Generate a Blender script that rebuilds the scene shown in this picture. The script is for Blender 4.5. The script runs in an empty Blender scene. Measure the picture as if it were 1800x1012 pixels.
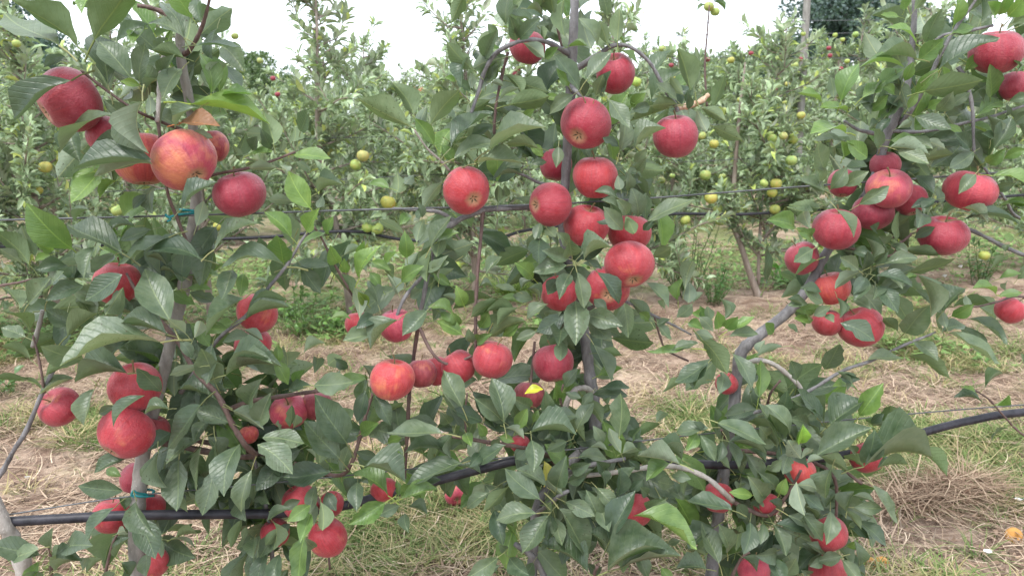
import bpy, math, random
import numpy as np
from mathutils import Vector, Matrix, noise as mnoise

# ---------------------------------------------------------------- camera, sky, sun, exposure
scene = bpy.context.scene
RW, RH = 1800.0, 1012.0          # the photograph's own pixels are used as the measuring grid
FPX = 1400.0                     # focal length in those pixels
CAM_H = 1.12
PITCH = math.radians(12.2)
ROLL = math.radians(1.3)
Fv = Vector((0, math.cos(PITCH), -math.sin(PITCH)))
_R0 = Vector((1, 0, 0))
_U0 = Vector((0, math.sin(PITCH), math.cos(PITCH)))
Rv = _R0 * math.cos(ROLL) - _U0 * math.sin(ROLL)
Uv = _R0 * math.sin(ROLL) + _U0 * math.cos(ROLL)
CAM = Vector((0, 0, CAM_H))
cam_data = bpy.data.cameras.new("camera")
cam_data.sensor_width = 36.0
cam_data.lens = FPX / RW * 36.0
cam_data.clip_start = 0.02
cam_data.clip_end = 3000.0
cam = bpy.data.objects.new("camera", cam_data)
scene.collection.objects.link(cam)
_m = Matrix((Rv, Uv, -Fv)).transposed().to_4x4()
_m.translation = CAM
cam.matrix_world = _m
scene.camera = cam
cam_data.dof.use_dof = True
cam_data.dof.focus_distance = 1.5
cam_data.dof.aperture_fstop = 9.0

SUN_EL, SUN_AZ = math.radians(58), math.radians(-150)
world = bpy.data.worlds.new("World")
scene.world = world
world.use_nodes = True
wn, wl = world.node_tree.nodes, world.node_tree.links
wn.clear()
w_out = wn.new("ShaderNodeOutputWorld")
w_bg = wn.new("ShaderNodeBackground")
w_sky = wn.new("ShaderNodeTexSky")
w_sky.sky_type = 'NISHITA'
w_sky.sun_disc = False
w_sky.sun_elevation = SUN_EL
w_sky.sun_rotation = SUN_AZ
w_mix = wn.new("ShaderNodeMix"); w_mix.data_type = 'RGBA'
w_mix.inputs[0].default_value = 0.86               # a closed layer of thin white cloud under the blue
w_tc = wn.new("ShaderNodeTexCoord")
w_no = wn.new("ShaderNodeTexNoise"); w_no.inputs['Scale'].default_value = 2.2; w_no.inputs['Detail'].default_value = 5
w_ra = wn.new("ShaderNodeValToRGB")
w_ra.color_ramp.elements[0].position = 0.3; w_ra.color_ramp.elements[0].color = (7.0, 7.6, 8.4, 1)
w_ra.color_ramp.elements[1].position = 0.75; w_ra.color_ramp.elements[1].color = (8.8, 9.1, 9.6, 1)
wl.new(w_tc.outputs['Generated'], w_no.inputs['Vector'])
wl.new(w_no.outputs['Fac'], w_ra.inputs['Fac'])
wl.new(w_sky.outputs[0], w_mix.inputs[6])
wl.new(w_ra.outputs[0], w_mix.inputs[7])
wl.new(w_mix.outputs[2], w_bg.inputs['Color'])
w_bg.inputs['Strength'].default_value = 0.10
wl.new(w_bg.outputs[0], w_out.inputs['Surface'])

sun_data = bpy.data.lights.new("sun", 'SUN')
sun_data.energy = 1.3
sun_data.angle = math.radians(18)
sun_data.color = (1.0, 0.98, 0.95)
sun = bpy.data.objects.new("sun", sun_data)
scene.collection.objects.link(sun)
_sd = Vector((math.sin(SUN_AZ) * math.cos(SUN_EL), math.cos(SUN_AZ) * math.cos(SUN_EL), math.sin(SUN_EL)))
sun.rotation_euler = _sd.to_track_quat('Z', 'Y').to_euler()

scene.view_settings.view_transform = 'Standard'
scene.view_settings.look = 'None'
scene.view_settings.exposure = 1.5
scene.view_settings.gamma = 1.0
scene.view_settings.use_curve_mapping = False
scene.cycles.max_bounces = 6
scene.cycles.diffuse_bounces = 3
scene.cycles.transmission_bounces = 4

rnd = random.Random(11)
rng = np.random.default_rng(11)
C = scene.collection

# ---------------------------------------------------------------- measuring helpers
def ray(px, py):
    return (Fv + Rv * ((px - RW / 2) / FPX) - Uv * ((py - RH / 2) / FPX))

ROW_ANG = math.radians(9.5)
ROW_DIR = Vector((math.cos(ROW_ANG), math.sin(ROW_ANG), 0))
ROW_N = Vector((-math.sin(ROW_ANG), math.cos(ROW_ANG), 0))      # across the rows, away from the camera
def row_plane(px, py, off):
    """point where the sight line through a photo pixel meets the vertical plane of a row, and its depth"""
    r = ray(px, py)
    t = (off - CAM.dot(ROW_N)) / r.dot(ROW_N)
    return CAM + r * t, t
ROW1 = 1.45
def at1(px, py, d=0.0):
    p, t = row_plane(px, py, ROW1)
    t2 = t - d * 0.01
    return CAM + ray(px, py) * t2, t2
def ground_at(px, py, z=0.0):
    r = ray(px, py)
    t = (z - CAM.z) / r.z
    return CAM + r * t, t
_b, _ = ground_at(1330, 520)
ROW2 = _b.dot(ROW_N)
def at2(px, py, d=0.0):
    p, t = row_plane(px, py, ROW2)
    t2 = t - d * 0.01
    return CAM + ray(px, py) * t2, t2

# ---------------------------------------------------------------- object helpers
def tag(o, label=None, cat=None, group=None, kind=None):
    if label: o['label'] = label
    if cat: o['category'] = cat
    if group: o['group'] = group
    if kind: o['kind'] = kind
    return o
def empty(name, loc):
    o = bpy.data.objects.new(name, None)
    o.location = loc
    o.empty_display_size = 0.05
    C.objects.link(o)
    return o
def link(name, me, parent=None, mat=None):
    o = bpy.data.objects.new(name, me)
    C.objects.link(o)
    if mat is not None and not me.materials:
        me.materials.append(mat)
    if parent is not None:
        o.parent = parent
        o.location = -parent.location            # the mesh is written in world coordinates
    return o
def mesh_np(name, verts, faces, smooth=True, attrs=None, uv=None):
    """verts (N,3); faces: list of int arrays (M,k); attrs {name:(N,4)} point colours; uv (N,2)"""
    me = bpy.data.meshes.new(name)
    verts = np.asarray(verts, dtype=np.float32)
    me.vertices.add(len(verts))
    me.vertices.foreach_set("co", verts.ravel())
    loops, starts, s = [], [], 0
    for f in faces:
        f = np.asarray(f, dtype=np.int32)
        if len(f) == 0: continue
        k = f.shape[1]
        loops.append(f.ravel())
        starts.append(np.arange(len(f), dtype=np.int32) * k + s)
        s += f.size
    loops = np.concatenate(loops); starts = np.concatenate(starts)
    me.loops.add(len(loops)); me.loops.foreach_set("vertex_index", loops)
    me.polygons.add(len(starts)); me.polygons.foreach_set("loop_start", starts)
    me.polygons.foreach_set("use_smooth", np.full(len(starts), smooth))
    if uv is not None:
        l = me.uv_layers.new(name="UVMap")
        l.uv.foreach_set("vector", np.asarray(uv, dtype=np.float32)[loops].ravel())
    for n, a in (attrs or {}).items():
        at = me.attributes.new(n, 'FLOAT_COLOR', 'POINT')
        at.data.foreach_set("color", np.asarray(a, dtype=np.float32).ravel())
    me.update(calc_edges=True)
    me.validate()
    return me

def smooth_path(pts, rad, n=5):
    """Catmull-Rom through the points"""
    P = [Vector(p) for p in pts]
    if len(P) < 3:
        out, rr = [], []
        for i in range(n + 1):
            f = i / n
            out.append(P[0].lerp(P[-1], f)); rr.append(rad[0] + (rad[-1] - rad[0]) * f)
        return out, rr
    out, rr = [], []
    for i in range(len(P) - 1):
        p0 = P[max(i - 1, 0)]; p1 = P[i]; p2 = P[i + 1]; p3 = P[min(i + 2, len(P) - 1)]
        for k in range(n):
            t = k / n
            out.append(0.5 * ((2 * p1) + (p2 - p0) * t + (2 * p0 - 5 * p1 + 4 * p2 - p3) * t * t + (3 * p1 - p0 - 3 * p2 + p3) * t ** 3))
            rr.append(rad[i] + (rad[i + 1] - rad[i]) * t)
    out.append(P[-1]); rr.append(rad[-1])
    return out, rr
def tube_arrays(path, rad, sides=8, jit=0.0, seed=0):
    rr = random.Random(seed)
    V, Fq = [], []
    up = Vector((0.31, 0.2, 0.93)).normalized()
    for i, p in enumerate(path):
        a = path[max(i - 1, 0)]; b = path[min(i + 1, len(path) - 1)]
        t = (b - a)
        t = t.normalized() if t.length > 1e-9 else Vector((0, 0, 1))
        u = up - t * up.dot(t)
        u = u.normalized() if u.length > 1e-3 else t.orthogonal().normalized()
        w = t.cross(u); up = u
        k = rad[i] * (1 + rr.uniform(-jit, jit))
        for s in range(sides):
            an = 2 * math.pi * s / sides
            V.append(p + (u * math.cos(an) + w * math.sin(an)) * k * (1 + rr.uniform(-jit, jit) * 0.5))
    n = len(path)
    for i in range(n - 1):
        for s in range(sides):
            s2 = (s + 1) % sides
            Fq.append((i * sides + s, i * sides + s2, (i + 1) * sides + s2, (i + 1) * sides + s))
    V.append(path[0]); V.append(path[-1])
    c0, c1 = n * sides, n * sides + 1
    T = []
    for s in range(sides):
        s2 = (s + 1) % sides
        T.append((c0, s2, s)); T.append((c1, (n - 1) * sides + s, (n - 1) * sides + s2))
    return np.array([tuple(v) for v in V]), np.array(Fq), np.array(T)
def tube(name, pts, rad, mat, parent=None, sides=8, jit=0.0, n=5, seed=0):
    path, rr = smooth_path(pts, rad, n)
    v, q, t = tube_arrays(path, rr, sides, jit, seed)
    return link(name, mesh_np(name, v, [q, t]), parent, mat)

# ---------------------------------------------------------------- materials
def new_mat(name):
    m = bpy.data.materials.new(name)
    m.use_nodes = True
    nt = m.node_tree
    b = nt.nodes['Principled BSDF']
    return m, nt, b, nt.nodes['Material Output']
def N(nt, typ, **kw):
    n = nt.nodes.new(typ)
    for k, v in kw.items(): setattr(n, k, v)
    return n
def mixc(nt, fac, a, b, blend='MIX'):
    n = nt.nodes.new("ShaderNodeMix"); n.data_type = 'RGBA'; n.blend_type = blend
    for s, v in ((0, fac), (6, a), (7, b)):
        if isinstance(v, (int, float)): n.inputs[s].default_value = v
        elif isinstance(v, tuple): n.inputs[s].default_value = v if len(v) == 4 else v + (1,)
        else: nt.links.new(v, n.inputs[s])
    return n.outputs[2]
def math_n(nt, op, a, b=None, c=None):
    n = nt.nodes.new("ShaderNodeMath"); n.operation = op
    for i, v in enumerate((a, b, c)):
        if v is None: continue
        if isinstance(v, (int, float)): n.inputs[i].default_value = v
        else: nt.links.new(v, n.inputs[i])
    return n.outputs[0]
def ramp(nt, fac, stops):
    n = nt.nodes.new("ShaderNodeValToRGB")
    el = n.color_ramp.elements
    while len(el) < len(stops): el.new(0.5)
    for e, (p, c) in zip(el, stops):
        e.position = p; e.color = c if len(c) == 4 else tuple(c) + (1,)
    nt.links.new(fac, n.inputs['Fac'])
    return n.outputs['Color']
def noise(nt, vec, scale, detail=4, rough=0.55):
    n = nt.nodes.new("ShaderNodeTexNoise")
    n.inputs['Scale'].default_value = scale; n.inputs['Detail'].default_value = detail; n.inputs['Roughness'].default_value = rough
    if vec is not None: nt.links.new(vec, n.inputs['Vector'])
    return n.outputs['Fac']
def bump(nt, bsdf, h, dist, strength=1.0):
    n = nt.nodes.new("ShaderNodeBump")
    n.inputs['Distance'].default_value = dist; n.inputs['Strength'].default_value = strength
    nt.links.new(h, n.inputs['Height']); nt.links.new(n.outputs[0], bsdf.inputs['Normal'])

def leaf_material(name, tint_attr, veins=True, und_k=1.0):
    m, nt, b, out = new_mat(name)
    L = nt.links
    if tint_attr:
        a = N(nt, "ShaderNodeAttribute"); a.attribute_name = 'tint'
        tint = a.outputs['Color']
    else:
        oi = N(nt, "ShaderNodeObjectInfo"); tint = oi.outputs['Color']
    geo = N(nt, "ShaderNodeNewGeometry")
    back = geo.outputs['Backfacing']
    pos = geo.outputs['Position']
    n1 = noise(nt, pos, 55, 3)
    top = ramp(nt, n1, [(0.3, (0.044, 0.070, 0.038)), (0.7, (0.090, 0.120, 0.068))])
    und = ramp(nt, n1, [(0.3, (0.150, 0.185, 0.135)), (0.7, (0.205, 0.235, 0.180))])
    if veins:
        uv = N(nt, "ShaderNodeUVMap"); sp = N(nt, "ShaderNodeSeparateXYZ"); L.new(uv.outputs[0], sp.inputs[0])
        ax = math_n(nt, 'ABSOLUTE', math_n(nt, 'SUBTRACT', sp.outputs[0], 0.5))
        mid = math_n(nt, 'LESS_THAN', ax, 0.018)
        sv = math_n(nt, 'SUBTRACT', math_n(nt, 'MULTIPLY', sp.outputs[1], 9.0), math_n(nt, 'MULTIPLY', ax, 6.0))
        fr = math_n(nt, 'ABSOLUTE', math_n(nt, 'SUBTRACT', math_n(nt, 'FRACT', sv), 0.5))
        side = math_n(nt, 'SUBTRACT', 1.0, math_n(nt, 'SMOOTH_MIN', math_n(nt, 'MULTIPLY', fr, 8.0), 1.0, 0.1))
        v = math_n(nt, 'MAXIMUM', mid, math_n(nt, 'MULTIPLY', side, 0.13))
        top = mixc(nt, math_n(nt, 'MULTIPLY', v, 0.8), top, (0.15, 0.19, 0.09))
        und = mixc(nt, math_n(nt, 'MULTIPLY', v, 0.8), und, (0.32, 0.34, 0.2))
        # blemishes: dull spots and a scuffed dusty film
        sp1 = ramp(nt, noise(nt, pos, 420, 1), [(0.70, (0, 0, 0)), (0.74, (1, 1, 1))])
        top = mixc(nt, math_n(nt, 'MULTIPLY', sp1, 0.5), top, (0.09, 0.10, 0.055))
        oi2 = N(nt, "ShaderNodeObjectInfo")
        sp2 = math_n(nt, 'MULTIPLY', ramp(nt, noise(nt, pos, 260, 1), [(0.68, (0, 0, 0)), (0.71, (1, 1, 1))]), math_n(nt, 'GREATER_THAN', oi2.outputs['Random'], 0.72))
        top = mixc(nt, sp2, top, (0.035, 0.025, 0.015)); und = mixc(nt, sp2, und, (0.035, 0.028, 0.018))
        dust = ramp(nt, noise(nt, pos, 24, 5), [(0.45, (0, 0, 0)), (0.8, (1, 1, 1))])
        top = mixc(nt, math_n(nt, 'MULTIPLY', dust, 0.5), top, (0.13, 0.16, 0.135))
        h = math_n(nt, 'ADD', math_n(nt, 'MULTIPLY', side, -0.45), math_n(nt, 'MULTIPLY', noise(nt, pos, 130, 3), 1.0))
        bump(nt, b, h, 0.0012, 0.7)
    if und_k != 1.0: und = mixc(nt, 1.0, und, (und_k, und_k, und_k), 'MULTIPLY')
    if veins:                                       # the stalk at v < 0 is pale yellow-green
        stalk = math_n(nt, 'LESS_THAN', sp.outputs[1], -0.005)
        top = mixc(nt, stalk, top, (0.26, 0.27, 0.12)); und = mixc(nt, stalk, und, (0.26, 0.27, 0.12))
    col = mixc(nt, back, top, und)
    col = mixc(nt, 1.0, col, tint, 'MULTIPLY')
    L.new(col, b.inputs['Base Color'])
    b.inputs['Roughness'].default_value = 0.42
    rgh = math_n(nt, 'ADD', math_n(nt, 'MULTIPLY', back, 0.3), math_n(nt, 'ADD', 0.27, math_n(nt, 'MULTIPLY', n1, 0.22)))
    L.new(rgh, b.inputs['Roughness'])
    b.inputs['Specular IOR Level'].default_value = 0.5
    tr = N(nt, "ShaderNodeBsdfTranslucent")
    tc = mixc(nt, 1.0, (0.125, 0.20, 0.07), tint, 'MULTIPLY')
    L.new(tc, tr.inputs['Color'])
    mx = N(nt, "ShaderNodeMixShader"); mx.inputs[0].default_value = 0.26 if veins else 0.16
    L.new(b.outputs[0], mx.inputs[1]); L.new(tr.outputs[0], mx.inputs[2]); L.new(mx.outputs[0], out.inputs[0])
    return m
M_LEAF = leaf_material("apple_leaf", False)
M_FOL = leaf_material("joined_foliage", True)
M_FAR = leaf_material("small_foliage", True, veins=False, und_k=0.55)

def bark_material(name, c0, c1, c2, sc=60):
    m, nt, b, out = new_mat(name)
    tc = N(nt, "ShaderNodeTexCoord"); v = tc.outputs['Object']
    mp = N(nt, "ShaderNodeMapping"); mp.inputs['Scale'].default_value = (1, 1, 0.35); nt.links.new(v, mp.inputs[0])
    n1 = noise(nt, mp.outputs[0], sc, 6, 0.65)
    n2 = noise(nt, v, sc * 5, 3)
    col = ramp(nt, n1, [(0.28, c0), (0.5, c1), (0.72, c2)])
    sp = ramp(nt, n2, [(0.66, (0, 0, 0)), (0.72, (1, 1, 1))])
    col = mixc(nt, math_n(nt, 'MULTIPLY', sp, 0.4), col, tuple(min(1, x * 1.9) for x in c2))
    nt.links.new(col, b.inputs['Base Color'])
    b.inputs['Roughness'].default_value = 0.75
    bump(nt, b, math_n(nt, 'ADD', n1, math_n(nt, 'MULTIPLY', n2, 0.4)), 0.004, 0.8)
    return m
M_BARK = bark_material("grey_bark", (0.07, 0.066, 0.068), (0.15, 0.143, 0.145), (0.24, 0.232, 0.235))
M_TRUNK = bark_material("smooth_trunk_bark", (0.13, 0.12, 0.105), (0.23, 0.215, 0.195), (0.31, 0.295, 0.27), 45)
M_TWIG = bark_material("brown_twig_bark", (0.06, 0.038, 0.034), (0.12, 0.075, 0.065), (0.17, 0.115, 0.10), 90)
M_PALE = bark_material("weathered_pale_bark", (0.2, 0.18, 0.16), (0.34, 0.31, 0.28), (0.45, 0.42, 0.39), 60)
M_TORN = bark_material("torn_pale_wood", (0.22, 0.1, 0.05), (0.5, 0.34, 0.22), (0.7, 0.6, 0.5), 120)
M_ROW2 = bark_material("tan_bark", (0.12, 0.09, 0.07), (0.24, 0.19, 0.155), (0.34, 0.29, 0.25), 30)

def apple_material(name, yellow=False):
    m, nt, b, out = new_mat(name)
    L = nt.links
    oi = N(nt, "ShaderNodeObjectInfo")
    tc = N(nt, "ShaderNodeTexCoord"); ob = tc.outputs['Object']
    ofs = N(nt, "ShaderNodeVectorMath"); ofs.operation = 'ADD'
    cmb = N(nt, "ShaderNodeCombineXYZ")
    for i in range(3): L.new(math_n(nt, 'MULTIPLY', oi.outputs['Random'], 17.0 + 9 * i), cmb.inputs[i])
    L.new(ob, ofs.inputs[0]); L.new(cmb.outputs[0], ofs.inputs[1]); p = ofs.outputs[0]
    sp = N(nt, "ShaderNodeSeparateXYZ"); L.new(ob, sp.inputs[0])
    big = noise(nt, p, 1.3, 2)
    # streaks running from stalk to eye: noise over direction only
    ang = math_n(nt, 'ARCTAN2', sp.outputs[1], sp.outputs[0])
    cx = N(nt, "ShaderNodeCombineXYZ")
    L.new(math_n(nt, 'MULTIPLY', math_n(nt, 'COSINE', ang), 7.0), cx.inputs[0]); L.new(math_n(nt, 'MULTIPLY', math_n(nt, 'SINE', ang), 7.0), cx.inputs[1])
    L.new(math_n(nt, 'ADD', math_n(nt, 'MULTIPLY', sp.outputs[2], 0.8), math_n(nt, 'MULTIPLY', oi.outputs['Random'], 50.0)), cx.inputs[2])
    strk = noise(nt, cx.outputs[0], 1.6, 5, 0.6)
    if yellow:
        col = ramp(nt, big, [(0.3, (0.21, 0.27, 0.065)), (0.52, (0.33, 0.36, 0.095)), (0.75, (0.40, 0.31, 0.09))])
        col = mixc(nt, 1.0, col, oi.outputs['Color'], 'MULTIPLY')
        b.inputs['Roughness'].default_value = 0.5
    else:
        red = mixc(nt, 1.0, ramp(nt, strk, [(0.25, (0.22, 0.008, 0.020)), (0.5, (0.31, 0.014, 0.028)), (0.75, (0.38, 0.026, 0.034))]), oi.outputs['Color'], 'MULTIPLY')
        # blush: one side stays orange-yellow as far as the object's alpha says
        bl = math_n(nt, 'ADD', big, math_n(nt, 'MULTIPLY', math_n(nt, 'SUBTRACT', strk, 0.5), 0.10))
        th = math_n(nt, 'SUBTRACT', bl, math_n(nt, 'SUBTRACT', 0.98, math_n(nt, 'MULTIPLY', oi.outputs['Alpha'], 0.62)))
        blf = N(nt, "ShaderNodeMapRange"); L.new(th, blf.inputs[0]); blf.inputs[1].default_value = -0.16; blf.inputs[2].default_value = 0.26
        col = mixc(nt, blf.outputs[0], red, ramp(nt, strk, [(0.3, (0.60, 0.20, 0.075)), (0.7, (0.66, 0.29, 0.10))]))
        # greenish-yellow round the eye and in the stalk hollow
        r2 = math_n(nt, 'SQRT', math_n(nt, 'ADD', math_n(nt, 'MULTIPLY', sp.outputs[0], sp.outputs[0]), math_n(nt, 'MULTIPLY', sp.outputs[1], sp.outputs[1])))
        low = math_n(nt, 'LESS_THAN', sp.outputs[2], 0.0)
        eye = N(nt, "ShaderNodeMapRange"); L.new(math_n(nt, 'ADD', r2, math_n(nt, 'MULTIPLY', math_n(nt, 'SUBTRACT', strk, 0.5), 0.35)), eye.inputs[0])
        eye.inputs[1].default_value = 0.42; eye.inputs[2].default_value = 0.16
        col = mixc(nt, math_n(nt, 'MULTIPLY', math_n(nt, 'MULTIPLY', eye.outputs[0], low), 0.75), col, (0.42, 0.30, 0.14))
        hol = N(nt, "ShaderNodeMapRange"); L.new(r2, hol.inputs[0]); hol.inputs[1].default_value = 0.30; hol.inputs[2].default_value = 0.08
        hi = math_n(nt, 'SUBTRACT', 1.0, low)
        col = mixc(nt, math_n(nt, 'MULTIPLY', math_n(nt, 'MULTIPLY', hol.outputs[0], hi), 0.8), col, (0.30, 0.19, 0.09))
        # lenticels and scuffs
        vo = N(nt, "ShaderNodeTexVoronoi"); vo.inputs['Scale'].default_value = 11.0; L.new(p, vo.inputs['Vector'])
        dots = math_n(nt, 'LESS_THAN', vo.outputs['Distance'], 0.085)
        col = mixc(nt, math_n(nt, 'MULTIPLY', dots, 0.55), col, (0.72, 0.42, 0.34))
        sc = ramp(nt, noise(nt, p, 5.0, 6, 0.7), [(0.62, (0, 0, 0)), (0.75, (1, 1, 1))])
        col = mixc(nt, math_n(nt, 'MULTIPLY', sc, 0.25), col, (0.62, 0.34, 0.26))
        blm = ramp(nt, noise(nt, p, 2.2, 4, 0.6), [(0.35, (0, 0, 0)), (0.7, (1, 1, 1))])
        col = mixc(nt, math_n(nt, 'MULTIPLY', blm, 0.26), col, (0.52, 0.14, 0.17))
        rg = math_n(nt, 'ADD', 0.36, math_n(nt, 'MULTIPLY', noise(nt, p, 9.0, 4), 0.2))
        L.new(rg, b.inputs['Roughness'])
        b.inputs['Sheen Weight'].default_value = 0.16
        b.inputs['Sheen Roughness'].default_value = 0.6
        b.inputs['Sheen Tint'].default_value = (1.0, 0.82, 0.84, 1)
        b.inputs['Subsurface Weight'].default_value = 0.0
        bump(nt, b, noise(nt, p, 14.0, 4), 0.012, 0.25)
    L.new(col, b.inputs['Base Color'])
    b.inputs['Specular IOR Level'].default_value = 0.42
    return m
M_RED = apple_material("red_apple_skin")
M_YEL = apple_material("yellow_apple_skin", True)

def flat_mat(name, col, rough=0.6, nscale=None, col2=None, spec=0.4):
    m, nt, b, out = new_mat(name)
    b.inputs['Roughness'].default_value = rough
    b.inputs['Specular IOR Level'].default_value = spec
    if nscale:
        tc = N(nt, "ShaderNodeTexCoord")
        n1 = noise(nt, tc.outputs['Object'], nscale, 5)
        nt.links.new(ramp(nt, n1, [(0.3, col), (0.7, col2)]), b.inputs['Base Color'])
        bump(nt, b, n1, 0.002, 0.4)
    else:
        b.inputs['Base Color'].default_value = tuple(col) + (1,)
    return m
M_STALK = flat_mat("apple_stalk", (0.10, 0.075, 0.03), 0.7, 60, (0.2, 0.15, 0.07))
M_CALYX = flat_mat("apple_calyx", (0.05, 0.035, 0.02), 0.9, 60, (0.16, 0.12, 0.07))
M_HOSE = flat_mat("black_polythene", (0.008, 0.008, 0.012), 0.5, 55, (0.034, 0.032, 0.042), 0.4)
M_WIRE = flat_mat("dull_steel_wire", (0.045, 0.048, 0.052), 0.5, 60, (0.12, 0.125, 0.13), 0.5)
M_TIE = flat_mat("teal_plastic_tie", (0.01, 0.16, 0.17), 0.45, 80, (0.02, 0.26, 0.27))
M_ROT = flat_mat("rotting_apple_skin", (0.42, 0.17, 0.04), 0.75, 70, (0.62, 0.34, 0.09))

def attr_mat(name, rough=0.8, trans=0.0):
    m, nt, b, out = new_mat(name)
    a = N(nt, "ShaderNodeAttribute"); a.attribute_name = 'tint'
    nt.links.new(a.outputs['Color'], b.inputs['Base Color'])
    b.inputs['Roughness'].default_value = rough
    b.inputs['Specular IOR Level'].default_value = 0.25
    if trans:
        tr = N(nt, "ShaderNodeBsdfTranslucent"); nt.links.new(a.outputs['Color'], tr.inputs['Color'])
        mx = N(nt, "ShaderNodeMixShader"); mx.inputs[0].default_value = trans
        nt.links.new(b.outputs[0], mx.inputs[1]); nt.links.new(tr.outputs[0], mx.inputs[2]); nt.links.new(mx.outputs[0], out.inputs[0])
    return m
M_STRAW = attr_mat("dry_straw", 0.8, 0.15)
M_GRASS = attr_mat("grass_blades", 0.6, 0.3)
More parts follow.
